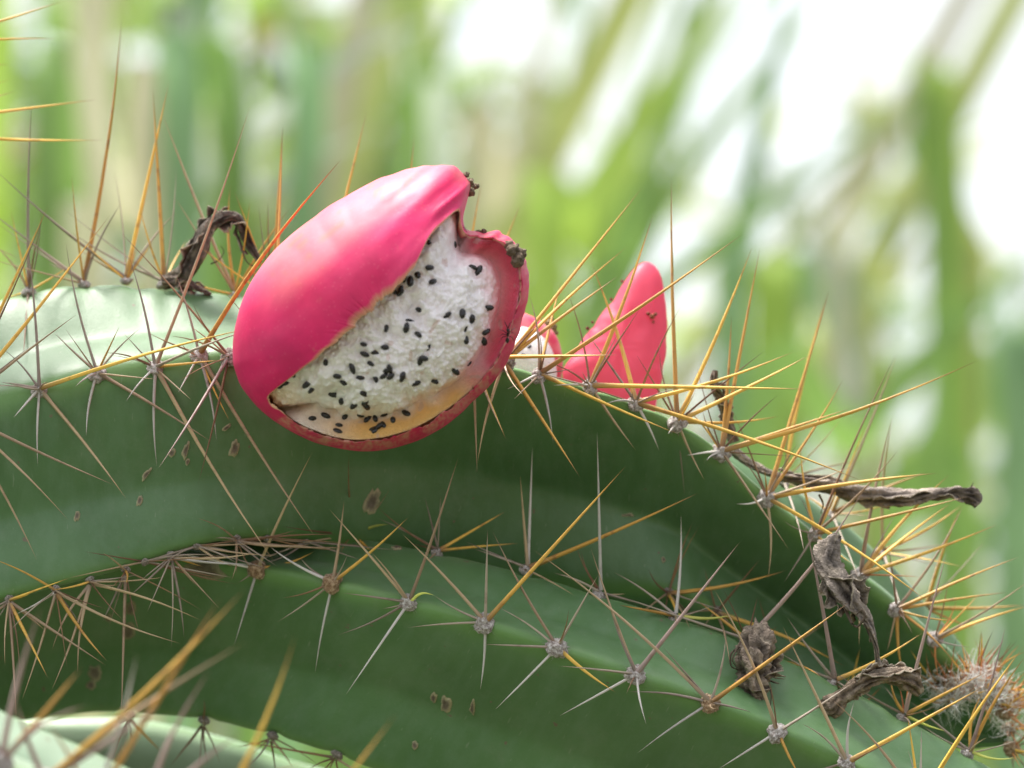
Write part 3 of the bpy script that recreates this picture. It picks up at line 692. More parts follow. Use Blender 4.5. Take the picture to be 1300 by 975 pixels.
# spiny stem standing just left of the picture
st5 = sweep_stem('upright cactus stem bearing level golden spines against the thicket', [(-330, 9000, 3), (-320, 5000, 3), (-310, 1500, 3), (-290, 400, 3), (-270, -100, 3), (-255, -700, 3)], 2.4, 5, 0.0, M_SKIN, n=120, ribs_used=[], zone=None)
for ax, ay, sp in [(-120, 75, [(82, 0, 'y'), (75, 52, 'y'), (12, 82, 'y')]), (-120, 165, [(125, 126, 'y'), (20, 115, 'y'), (133, 177, 'y'), (15, 100, 'r')]), (-120, 260, [(30, 330, 't'), (5, 260, 'g')]), (-120, -20, [(60, -30, 'y')])]:
    best = None
    for i in range(len(st5.cc)):
        for rb in range(5):
            a = st5.roll+2*math.pi*rb/5; nn, bi = st5.frames[i]; o_ = nn*math.cos(a)+bi*math.sin(a)
            q = Vector(st5.cc[i])+o_*(2.4*CM); dd = (q-P(ax, ay, 3)).length
            if best is None or dd < best[0]: best = (dd, q, o_)
    pos, out = best[1], best[2]
    ar, Mar = areole_at(st5, pos, out, 0.2, 'f')
    for tx, ty, k in sp: add_spine(ar, Mar, pos, P(tx, ty, 3.5), k, RAD[k]*1.25)

# ------------------------------------------------------------------ corky scars on the skin
def scar(st, px, py, rx, ry, ang, rim=(0.42, 0.38, 0.24), mid=(0.16, 0.13, 0.10), h=0.03):
    rs = random.Random(int(px*13+py)); vs_, fs, cols = [], [], []
    rings = [0, .35, .62, .82, 1.0]; hh = [0.6, 1.0, 1.0, 0.85, -0.4]; cl = [mid, mid, tuple((a+b_)/2 for a, b_ in zip(mid, rim)), rim, tuple(x*0.7 for x in rim)]
    ns = 22; ph = rs.random()*10
    for i, rg in enumerate(rings):
        for k in range(ns):
            a = 2*math.pi*k/ns; wob = .92+0.42*noise.noise(Vector((math.cos(a)*1.3+ph, math.sin(a)*1.3, ph)))+.22*noise.noise(Vector((math.cos(a)*3.5+ph, math.sin(a)*3.5, ph)))
            x, y = rx*rg*wob*math.cos(a), ry*rg*wob*math.sin(a)
            qx, qy = px+x*math.cos(ang)-y*math.sin(ang), py+x*math.sin(ang)+y*math.cos(ang)
            loc, nor, _, _ = hit(st, qx, qy)
            if loc is None: return
            if nor.dot(loc-ORG) > 0: nor = -nor
            vs_.append(loc+nor*(h*hh[i]*CM)); cols.append(cl[i])
    for i in range(len(rings)-1):
        for k in range(ns):
            fs.append((i*ns+k, i*ns+(k+1) % ns, (i+1)*ns+(k+1) % ns, (i+1)*ns+k))
    o, me = local_mesh('scar', vs_, fs, M_SCAR, st.root); attr_color(me, 'col', cols)
for s_ in [(98, 655, 5, 8, .2), (178, 636, 4, 8, .3), (186, 602, 3.5, 10, .6), (218, 575, 5, 7, .4), (236, 572, 4.5, 12, .25), (238, 586, 3, 5, .2), (298, 569, 7, 13, .3), 
           (287, 543, 3, 8, .9), (471, 638, 11, 20, .35), (797, 654, 10, 2.6, -.05), (842, 711, 3, 4.5, -.4), ]:
    scar(st1, *s_)
scar(st1, 385, 684, 24, 10, -.1); 
for s_ in [(551, 885, 5, 7, 0), (566, 893, 8.5, 12, 0), (600, 898, 4.5, 10, 0.05), (527, 946, 6, 6, 0), (122, 853, 11, 11, 0), (116, 870, 6.5, 7, 0), (166, 772, 8, 11, 0), (164, 801, 11, 12, 0), (138, 784, 5, 5, 0), (262, 722, 26, 15, .15), 
           (475, 684, 12, 4, .1), (504, 696, 9, 2.5, .1)]:
    scar(st2, *s_, rim=(0.30, 0.28, 0.18) if s_[0] < 300 else (0.42, 0.38, 0.24))

# ------------------------------------------------------------------ woolly growing tip of the upper stem
hv, hf = [], []
rs = random.Random(3)
tuft = [(1188, 868, .6), (1200, 862, .6), (1215, 868, .4), (1232, 862, .4), (1245, 858, .3), (1258, 862, .3), (1270, 875, .5), (1278, 900, .6), (1280, 925, .8), (1222, 880, .2), (1245, 880, .1), (1262, 890, .3), (1210, 890, .3), (1200, 885, .5), (1236, 870, .2)]
def strand(p0, p1, bend, r0, vsl, fsl, seg=4, sides=3):
    d = p1-p0; s = d.orthogonal().normalized(); q = d.normalized().cross(s); i0 = len(vsl)
    for i in range(seg+1):
        t = i/seg; c = p0.lerp(p1, t) + bend*math.sin(math.pi*t*0.8)
        for k in range(sides):
            a = 2*math.pi*k/sides; r = r0*(1-0.85*t)
            vsl.append(c+(s*math.cos(a)+q*math.sin(a))*r)
    for i in range(seg):
        for k in range(sides):
            fsl.append((i0+i*sides+k, i0+i*sides+(k+1) % sides, i0+(i+1)*sides+(k+1) % sides, i0+(i+1)*sides+k))
for (x, y, d) in tuft:
    for k in range(75):
        p0 = P(x+rs.gauss(0, 8), y+rs.gauss(0, 8), d+2.2+rs.gauss(0, .3))
        v = Vector((rs.gauss(0.15, 1), rs.gauss(-.35, 1), rs.gauss(.1, 1))).normalized()*rs.uniform(.15, .5)*CM
        bnd = Vector((rs.gauss(0, 1), rs.gauss(0, 1), rs.gauss(0, 1)))*0.09*CM
        strand(p0, p0+v, bnd, 0.010*CM, hv, hf)
wo, _ = local_mesh('wool', hv, hf, M_WOOL, st1.root); wo['kind'] = 'stuff'
for (x, y, d) in tuft + [(1285, 950, .9), (1290, 890, .9)]:
    pos = P(x, y, d+2.4); out = (pos-P(1225, 910, 4.3)).normalized()
    ar, Mar = areole_at(st1, pos, out, 0.16, 'b')
    for q in range(9):
        dv = (out*1.0 + Vector((rs.gauss(.15, .6), rs.gauss(-.3, .5), rs.gauss(.25, .6)))).normalized()
        kk = rs.choice('rrryyb'); add_spine(ar, Mar, pos, pos+dv*rs.uniform(.45, 1.25)*CM, kk, RAD[kk]*0.7)
for (x, y, tips) in [(1240, 862, [(1262, 800, 'b'), (1212, 822, 'r'), (1224, 822, 'r'), (1275, 812, 'm'), (1246, 800, 'r')]), (1205, 866, [(1178, 820, 'r'), (1182, 850, 'r'), (1212, 820, 'r')]), (1275, 905, [(1310, 880, 'y'), (1315, 930, 'r'), (1305, 850, 'y'), (1300, 905, 'r')]), (1282, 950, [(1310, 920, 'r'), (1315, 955, 'y'), (1296, 975, 'r')])]:
    pos = P(x, y, 2.6); ar, Mar = areole_at(st1, pos, FWD*-1, 0.15, 'b')
    for tx, ty, kk in tips: add_spine(ar, Mar, pos, P(tx, ty, 2.2), kk, RAD[kk]*0.85)

# ================================================================== FRUITS
def polar(pts, c, nth, smooth=0):
    """closed radius function by angle about c from pixel points"""
    an = np.array([math.atan2(c[1]-p[1], p[0]-c[0]) for p in pts]); rr_ = np.array([math.hypot(p[0]-c[0], p[1]-c[1]) for p in pts])
    o = np.argsort(an); an, rr_ = an[o], rr_[o]
    an = np.concatenate([an-2*math.pi, an, an+2*math.pi]); rr_ = np.tile(rr_, 3)
    th = np.linspace(-math.pi, math.pi, nth, endpoint=False)
    r = np.interp(th, an, rr_)
    for _ in range(smooth): r = 0.5*r+0.25*(np.roll(r, 1)+np.roll(r, -1))
    return th, r
def lerp3(a, b_, t): return tuple(x*(1-t)+y*t for x, y in zip(a, b_))
def sstep(a, b_, x):
    t = max(0, min(1, (x-a)/(b_-a))); return t*t*(3-2*t)
FC = (500, 425); FD = -2.3; NTH = 420
SIL = [(296, 430), (306, 385), (330, 340), (362, 305), (400, 275), (436, 251), (470, 232), (500, 221), (530, 212), (556, 209), (578, 211), (591, 220), (599, 232), (598, 243), (590, 262), (586, 278), (592, 291), (612, 296), (630, 293), (645, 300), (658, 313), (668, 330), (672, 350), (671, 375), (665, 402), (656, 430), (645, 455), (625, 484), (600, 510), (576, 532), (550, 550), (516, 564), (480, 572), (448, 572), (418, 567), (385, 555), (352, 537), (325, 515), (305, 489), (296, 462)]
MOU = [(583, 266), (566, 280), (548, 297), (538, 312), (528, 338), (512, 357), (497, 373), (474, 394), (450, 415), (425, 436), (400, 456), (372, 478), (347, 496), (338, 503), (346, 514), (380, 539), (410, 552), (440, 559), (470, 559), (500, 554), (530, 543), (560, 526), (590, 504), (615, 478), (636, 450), (650, 418), (658, 390), (662, 360), (659, 335), (648, 315), (632, 303), (612, 303), (596, 299), (584, 284)]
PUL = [(578, 250), (540, 270), (480, 330), (420, 390), (360, 450), (326, 490), (338, 504), (346, 512), (380, 537), (411, 550), (440, 557), (470, 557), (500, 552), (530, 541), (559, 524), (588, 503), (613, 477), (634, 449), (648, 417), (656, 390), (660, 360), (657, 336), (647, 316), (631, 305), (612, 305), (595, 299), (586, 280)]
th, S = polar(SIL, FC, NTH, 2); _, Mr = polar(MOU, FC, NTH, 1); _, Pr = polar(PUL, FC, NTH, 3)
Mr = np.minimum(Mr, S-4)
HF, HB = 2.15, 1.9
fruit = set_root(empty('split_fruit', P(298, 470, -0.6)), 'large split pink cactus fruit showing white pulp full of black seeds', 'fruit')
def fpt(r, t, d): return P(FC[0]+r*math.cos(t), FC[1]-r*math.sin(t), FD+d)
ax_dir = np.array([0.78, 0.63])                         # base to tip in the picture plane (y up)
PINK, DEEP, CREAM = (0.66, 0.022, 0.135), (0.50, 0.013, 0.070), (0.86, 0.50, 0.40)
ORNG, FLESH, RIMC = (0.70, 0.30, 0.05), (0.86, 0.40, 0.36), (0.62, 0.20, 0.15)
no, ni = 26, 16
vs_, cols = [], []
rows = []
NO_F, NO_B = 22, 12
for k in range(NTH):
    t = th[k]; s, mr_ = S[k], Mr[k]
    ca, sa = math.cos(t), math.sin(t)
    wrag = noise.noise(Vector((ca*7, sa*7, 3.3)))*3.0 + noise.noise(Vector((ca*22, sa*22, 1.3)))*2.0 + noise.noise(Vector((ca*60, sa*60, 1.3)))*.6
    mr_ = min(mr_+wrag, s-3)
    u0 = math.asin(min(1, mr_/s)); row = []
    upper = sstep(0.95, 1.25, t) if t > 0 else 0
    if t < -2.5: upper = 1
    if t > 1.0: upper = 1
    for i in range(NO_F):                               # outer skin, mouth to widest line
        u = u0+(math.pi/2-u0)*i/(NO_F-1); r = s*math.sin(u); d = -HF*math.cos(u)
        px_, py_ = r*ca, r*sa
        al = px_*ax_dir[0]+py_*ax_dir[1]; ac = -px_*ax_dir[1]+py_*ax_dir[0]
        wr = sstep(-20, 190, al)
        disp = wr*0.11*(noise.noise(Vector((ac*0.055, al*0.006, 1.0)))+0.6*noise.noise(Vector((ac*0.13, al*0.012, 5.0)))) + 0.03*noise.noise(Vector((px_*.02, py_*.02, d)))
        edge = 1-min(1, i/2.0)
        if upper: disp += .02*edge*noise.noise(Vector((ca*30, sa*30, 6)))
        d2 = d-disp*math.cos(u); r2 = r+disp*65*math.sin(u)*0.55
        vs_.append(fpt(r2, t, d2)); row.append(len(vs_)-1)
        n_ = noise.noise(Vector((ac*0.035, al*0.007, 2.0)))
        c = lerp3(PINK, DEEP, max(0, min(1, 0.35+0.55*noise.noise(Vector((px_*.012, py_*.012, 7)))))) 
        c = lerp3(c, (0.76, 0.09, 0.20), max(0, min(0.6, n_*1.3))*(.35+.65*wr))
        # paler cream, lightly cracked band along the top of the fruit
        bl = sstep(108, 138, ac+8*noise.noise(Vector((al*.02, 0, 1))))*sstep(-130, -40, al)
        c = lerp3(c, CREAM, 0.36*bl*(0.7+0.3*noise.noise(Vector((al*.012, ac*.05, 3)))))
        c = lerp3(c, (0.60, 0.16, 0.10), .55*sstep(.55, .9, bl)*sstep(.28, .48, noise.noise(Vector((al*.025, ac*.22, 9)))))
        tipz = sstep(175, 215, al); c = lerp3(c, (0.42, 0.22, 0.14), 0.75*tipz*max(0, .5+noise.noise(Vector((px_*.15, py_*.15, 4)))))
        if upper and i < 1: c = lerp3(c, (0.80, 0.52, 0.30), 0.8)
        if not upper:                                   # scuffed outer rim of the lower lobe
            sc_ = max(0, .7*noise.noise(Vector((px_*.05, py_*.05, 8)))+.6*noise.noise(Vector((px_*.25, py_*.25, 3)))+.5*noise.noise(Vector((px_*.7, py_*.7, 3)))+0.26)
            c = lerp3(lerp3(c, DEEP, .5), (0.54, 0.30, 0.20), min(.8, sc_*1.2)*(1 if t < -.3 else .45)*sstep(NO_F, 4, i))
            if t > 0.3 and i > 3 and noise.noise(Vector((px_*.06+3, py_*.06, 2))) > .25 and t < 0.75: c = (0.17, 0.11, 0.07)
        cols.append(c)
    for i in range(1, NO_B+1):                          # outer skin, back half
        u = math.pi/2*(1-i/NO_B*0.985); r = s*math.sin(u); d = HB*math.cos(u)
        vs_.append(fpt(r, t, d)); row.append(len(vs_)-1); cols.append(lerp3(PINK, DEEP, .3))
    # inside: torn edge, wall
    tk = 13 if upper else 9
    s2 = s-tk; inner = []
    e0 = math.asin(min(1, mr_/s)); dm = -HF*math.cos(e0)
    if mr_ < s2-2:
        st_u = math.asin(mr_/s2); u_list = np.linspace(st_u, math.pi/2+1.35, 16)
        first = fpt(mr_-0.5, t, dm+0.10)
    else:
        u_list = np.linspace(math.pi/2-0.12, math.pi/2+1.35, 16)
        first = fpt(mr_-3, t, dm+0.03)
    vs_.append(first); inner.append(len(vs_)-1); cols.append((0.80, 0.55, 0.36) if upper else lerp3((0.80, .55, .42), (0.50, .25, .15), max(0, min(1, .5+noise.noise(Vector((ca*12, sa*12, 1)))))))
    right = sstep(-0.9, -0.1, t) if t < 1.2 else 0
    for q, u in enumerate(u_list):
        r = s2*math.sin(u); d = -(HF-.2)*math.cos(u) if u < math.pi/2 else -(HB-.2)*math.cos(u)
        vs_.append(fpt(r, t, d)); inner.append(len(vs_)-1)
        wallc = lerp3(ORNG, (0.78, 0.07, 0.14), right)
        nn_ = .5+.5*noise.noise(Vector((ca*5, sa*5, q*.4)))
        cols.append(lerp3(wallc, FLESH, min(1, q/9.0)*0.8*nn_ + .1))
    rows.append(row[::-1] + inner)
fs = []
L_ = len(rows[0])
for k in range(NTH):
    a_, b_ = rows[k], rows[(k+1) % NTH]
    for i in range(L_-1): fs.append((a_[i], a_[i+1], b_[i+1], b_[i]))
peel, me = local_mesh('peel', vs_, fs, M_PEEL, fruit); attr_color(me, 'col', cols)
# pulp
def pulp_depth(r, k):
    rp = Pr[k]; q = min(1, r/rp)
    return -1.62*math.sqrt(max(0, 1-q*q))*1.0 - 0.12
def lump(p):
    v = p*1.0
    c1 = noise.cell(v*700)
    vd = noise.voronoi(v*560)[0]; vd2 = noise.voronoi(v*1150)[0]
    vb = noise.voronoi(v*270)[0]
    a = noise.noise(v*260)*0.7 + (0.5-vb[0])*1.1 + (0.55-vd[0])*1.25 + (0.5-vd2[0])*0.9 + 1.0*noise.noise(v*90) + .45*noise.noise(v*1500)
    a -= 1.5*max(0, noise.noise(v*210+Vector((5, 1, 2)))-.32)*3
    return a
vs_, cols, fs, NR = [], [], [], 130
NTP = 460
tp = np.linspace(-math.pi, math.pi, NTP, endpoint=False); Prp = np.interp(tp, th, Pr, period=2*math.pi)
def pulp_point(r, t, rp):
    q = min(1, r/rp); lowr = sstep(1.25, .85, t) if t > -1.2 else sstep(-2.62, -2.40, t)
    rim_d = -HF*math.sqrt(max(0, 1-min(.99, np.interp(t, th, Mr, period=2*math.pi)/np.interp(t, th, S, period=2*math.pi))**2))
    db = -0.10*(1-lowr)+lowr*(rim_d+0.42); qe = 1-(.16+.07*sstep(-.3, -1.2, t))*lowr
    if q < qe: d = db-(1.70+db)*math.sqrt(max(0, 1-(q/qe)**2.6))
    else: d = db-(.36*lowr)*((q-qe)/(1-qe+1e-6))**1.3
    p = fpt(r, t, d); w = lump(p)
    nrm_ = (fpt(0, 0, 0.6)-p).normalized()
    return p - nrm_*(0.082*w*CM*(1-0.9*sstep(.74, .88, q)*lowr)), w
grid = []
for i in range(NR):
    q = (i/(NR-1))
    row = []
    for k in range(NTP):
        r = Prp[k]*q*1.0
        p, w = pulp_point(r, tp[k], Prp[k]); vs_.append(p); row.append(len(vs_)-1)
        px_, py_ = FC[0]+r*math.cos(tp[k]), FC[1]-r*math.sin(tp[k])
        white = lerp3((0.95, 0.89, 0.91), (0.90, 0.84, 0.85), .5+.5*noise.noise(Vector((px_*.03, py_*.03, 1))))
        pinkr = sstep(570, 628, px_ + 0.10*(500-py_) + 22*noise.noise(Vector((px_*.03, py_*.03, 6))))*sstep(0.66, 0.92, q)
        c = lerp3(white, lerp3((0.88, 0.30, 0.33), (0.76, 0.05, 0.12), sstep(.82, .97, q)), pinkr*0.95)
        orr = sstep(.70, .93, q+.07*noise.noise(Vector((px_*.04, py_*.04, 2))))*sstep(455, 505, py_)*(.35+.65*sstep(370, 470, px_))*(1-.5*pinkr)
        c = lerp3(c, (0.80, 0.40, 0.065), orr*.9)
        if noise.noise(Vector((px_*.07, py_*.07, 11))) > 0.52: c = lerp3(c, (0.62, 0.42, 0.36), .55)
        cols.append(c)
    grid.append(row)
for i in range(NR-1):
    for k in range(NTP):
        k2 = (k+1) % NTP; fs.append((grid[i][k], grid[i+1][k], grid[i+1][k2], grid[i][k2]))
back = []
for k in range(NTP): vs_.append(fpt(Prp[k]*.8, tp[k], 0.9)); back.append(len(vs_)-1); cols.append((.8, .8, .76))
for k in range(NTP): k2 = (k+1) % NTP; fs.append((grid[-1][k], back[k], back[k2], grid[-1][k2]))
fs.append(tuple(back))
pulp, me = local_mesh('pulp', vs_, fs, M_PULP, fruit); attr_color(me, 'col', cols)
pulp_bvh = BVHTree.FromPolygons([tuple(v) for v in vs_], fs[:-1])
Mpulp = pulp.matrix_basis.copy()
v_, f_ = ico(2)
seed_me = mesh_from('seed', [Vector((v.x*0.62*(1-.18*v.z), v.y*0.55, v.z)) for v in v_], f_, M_SEED)
SEEDS = [(662, 371), (627, 392), (672, 412), (606, 410), (577, 437), (590, 405), (790, 368), (807, 380), (737, 303), (661, 300), (633, 493), (712, 511), (759, 507), (835, 490), (787, 523), (606, 527), (534, 550), (593, 548), (768, 553), (770, 584), (820, 586), (628, 570), (467, 598), (531, 608), (663, 605), (471, 627), (500, 621), (487, 652), (366, 595), (394, 560), (356, 652), (259, 682), (235, 712), (390, 692), (409, 712), (461, 699), (504, 699), (435, 668), (535, 678), (582, 693), (619, 712), (672, 705), (636, 647), (645, 640), (780, 653), (738, 677), (302, 718), (314, 731), (379, 745), (469, 743), (438, 777), (477, 781), (474, 770), (405, 765), (318, 815), (356, 808), (414, 809), (396, 835), (391, 851), (460, 808), (480, 815), (503, 817), (525, 804), (527, 835), (555, 821), (500, 850), (594, 800), (440, 887), (545, 668), (545, 690), (528, 690), (829, 560), (555, 444), (617, 350), (578, 445), (515, 840), (492, 846), (226, 718)]
def add_seed(px, py, bvh, parent, Mpar, me, size=0.078):
    d = (P(px, py)-ORG).normalized(); loc, nor, _, _ = bvh.ray_cast(ORG, d)
    if loc is None: return
    if nor.dot(d) > 0: nor = -nor
    tan = Vector((random.gauss(0, 1), random.gauss(0, .3), random.gauss(0, 1))); tan = (tan - nor*tan.dot(nor)).normalized()
    q = (tan+nor*random.uniform(-.5, .35)).to_track_quat('Z', 'Y').to_matrix().to_4x4()
    s = size*CM*random.uniform(.78, 1.1)
    put('seed', me, parent, Matrix.Translation(loc+nor*random.uniform(-.035, .03)*CM) @ q @ Matrix.Diagonal((s, s, s*random.uniform(.9, 1.2), 1)), Mpar)
for (x, y) in SEEDS:
    px, py = 260+x/2.322, 180+y/2.322
    add_seed(px, py, pulp_bvh, pulp, Mpulp, seed_me, 0.102)
# dried flower scar at the tip of the fruit
def crumb(parent, name, pts, rad, seed, colr, mat=None):
    v_, f_ = ico(3); vs_, fs, cols = [], [], []
    for (x, y, d, s) in pts:
        i0 = len(vs_); c = P(x, y, d)
        for v in v_:
            w = 1+.45*noise.noise(v*1.8+Vector((x, y, seed)))+.25*noise.noise(v*5+Vector((y, x, seed)))
            vs_.append(c+Vector((v.x, v.y, v.z))*(w*rad*s*CM)); cols.append(lerp3(colr, tuple(q*.35 for q in colr), max(0, min(1, .5+noise.noise(v*3+c*50)))))
        fs += [tuple(i+i0 for i in f) for f in f_]
    o, me = local_mesh(name, vs_, fs, mat or M_DRY, parent); attr_color(me, 'col', cols); return o
crumb(fruit, 'flower_scar', [(596, 232, -2.5, 1), (598, 244, -2.4, .9), (603, 237, -2.3, .7), (592, 222, -2.4, .7), (606, 236, -2.3, .45)], .085, 2, (0.34, 0.25, 0.17))
crumb(fruit, 'brown_crust', [(652, 318, -3.0, 1.2), (657, 330, -3.0, 1.2), (646, 311, -2.9, .8), (660, 322, -2.9, 1.1), (607, 296, -2.5, .6), (614, 294, -2.5, .5)], .11, 5, (0.27, 0.20, 0.14))

# second fruit behind the ridge
fruit2 = set_root(empty('split_fruit', P(770, 530, 3.2)), 'smaller pink fruit husk standing upright behind the spiny ridge', 'fruit')
def pillow(parent, name, sil, c, d0, hf_, hb_, mat, colf, nth=90, nr=14, wr=0.0, lean=0.0):
    t_, s_ = polar(sil, c, nth, 1); vs_, cols, rows = [], [], []
    for i in range(2*nr+1):
        u = math.pi*i/(2*nr); row = []
        for k in range(nth):
            r = s_[k]*math.sin(u); x, y = r*math.cos(t_[k]), r*math.sin(t_[k])
            d = -hf_*math.cos(u) if u < math.pi/2 else -hb_*math.cos(u)
            d += wr*(noise.noise(Vector((x*.09, y*.02, 2)))+.5*noise.noise(Vector((x*.02, y*.12, 5)))) + lean*y
            vs_.append(P(c[0]+x, c[1]-y, d0+d)); row.append(len(vs_)-1); cols.append(colf(c[0]+x, c[1]-y, u))
        rows.append(row)
    fs = [(rows[i][k], rows[i+1][k], rows[i+1][(k+1) % nth], rows[i][(k+1) % nth]) for i in range(2*nr) for k in range(nth)]
    o, me = local_mesh(name, vs_, fs, mat, parent); attr_color(me, 'col', cols)
    return o, vs_, fs
M_HUSK = leaf_material('fruit_husk', (0.93, 0.15, 0.25), 0.55)
def f2col(x, y, u):
    c = lerp3((0.74, 0.05, 0.13), (0.60, 0.03, 0.08), max(0, min(1, .4+.7*noise.noise(Vector((x*.02, y*.02, 3))))))
    e = sstep(16, 4, abs((x-715)*0.78-(465-y)*0.62)/1.0) if False else 0
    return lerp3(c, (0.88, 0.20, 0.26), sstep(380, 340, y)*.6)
pillow(fruit2, 'peel', [(821, 331), (833, 337), (840, 352), (843, 375), (846, 400), (845, 430), (841, 465), (834, 500), (825, 540), (780, 545), (742, 520), (716, 490), (714, 468), (731, 449), (742, 428), (755, 414), (764, 398), (780, 382), (787, 366), (799, 350), (804, 339), (812, 332)], (790, 440), 3.0, .42, .10, M_HUSK, f2col, wr=.045, lean=.006)
crumb(fruit2, 'torn_edge', [(790, 357, 3.5, .6), (776, 380, 3.4, .6), (752, 409, 3.1, .6), (746, 417, 3.1, .7)], .05, 8, (0.40, 0.07, 0.09))
crumb(fruit2, 'bract_scar', [(828, 402, 2.85, 1), (823, 398, 2.9, .7), (832, 399, 2.9, .7), (829, 409, 2.9, .6)], .05, 4, (0.42, 0.16, 0.09))
# third opened fruit, half hidden by the large one
fruit3 = set_root(empty('split_fruit', P(680, 500, 3.0)), 'opened fruit with white pulp half hidden behind the large fruit', 'fruit')
pillow(fruit3, 'peel', [(648, 398), (662, 396), (676, 402), (690, 410), (702, 420), (709, 432), (713, 448), (712, 480), (700, 520), (640, 520), (600, 480), (600, 430), (625, 405)], (655, 460), 3.6, .6, .6, M_PEEL, lambda x, y, u: lerp3((0.72, .06, .13), (0.8, .3, .3), max(0, min(1, .3+noise.noise(Vector((x*.08, y*.08, 1)))))))
pp, pv, pf = pillow(fruit3, 'pulp', [(650, 418), (664, 414), (678, 419), (690, 428), (699, 440), (705, 460), (700, 500), (640, 510), (610, 480), (612, 440), (630, 424)], (655, 465), 3.3, .9, .2, M_PULP, lambda x, y, u: (0.84, .82, .80), wr=.04)
pb = BVHTree.FromPolygons([tuple(v) for v in pv], pf)
for x, y in [(690, 432), (672, 440), (665, 452)]: add_seed(x, y, pb, pp, pp.matrix_basis.copy(), seed_me, .07)
crumb(fruit3, 'dried_flower_rest', [(697, 410, 3.1, 1.0), (703, 415, 3.1, .9), (700, 405, 3.2, .7), (690, 406, 3.2, .5), (706, 422, 3.1, .6)], .075, 4, (0.42, 0.30, 0.16))

# ant on the rim of the large fruit
def chain(pts, rads, vsl, fsl, sides=8):
    i0 = len(vsl); n_ = len(pts)
    for i in range(n_):
        d = (pts[min(i+1, n_-1)]-pts[max(i-1, 0)]).normalized(); s = d.orthogonal().normalized(); q = d.cross(s)
        for k in range(sides):
            a = 2*math.pi*k/sides; vsl.append(pts[i]+(s*math.cos(a)+q*math.sin(a))*rads[i])
    for i in range(n_-1):
        for k in range(sides): fsl.append((i0+i*sides+k, i0+i*sides+(k+1) % sides, i0+(i+1)*sides+(k+1) % sides, i0+(i+1)*sides+k))
    fsl.append(tuple(i0+k for k in reversed(range(sides)))); fsl.append(tuple(i0+(n_-1)*sides+k for k in range(sides)))
av, af = [], []
AD = -3.22
prof = [(0, .2), (.05, .9), (.14, 1.0), (.22, .55), (.26, .28), (.33, .55), (.42, .62), (.5, .4), (.55, .18), (.6, .22), (.68, .9), (.8, 1.15), (.92, .8), (1.0, .1)]
a0, a1 = P(645, 417, AD-.05), P(644, 436, AD+.1)
chain([a0.lerp(a1, t) for t, _ in prof], [r*0.034*CM for _, r in prof], av, af, 10)
for (t, ex, ey, kx, ky) in [(.36, 634, 418, 639, 420), (.42, 633, 428, 638, 424), (.48, 634, 434, 638, 428), (.36, 654, 416, 650, 419), (.42, 655, 425, 651, 422), (.48, 653, 434, 650, 428), (.03, 640, 407, 642, 411), (.03, 650, 408, 647, 411)]:
    b0 = a0.lerp(a1, t); ad = .0 if t > .1 else -.05
    chain([b0, P(kx, ky, AD-.1), P(ex, ey, AD+.06+ad)], [.010*CM, .008*CM, .004*CM], av, af, 5)
ao, ame = local_mesh('ant', av, af, M_ANT, None)
set_root(ao, 'tiny black ant walking on the red rim of the large fruit', 'ant')

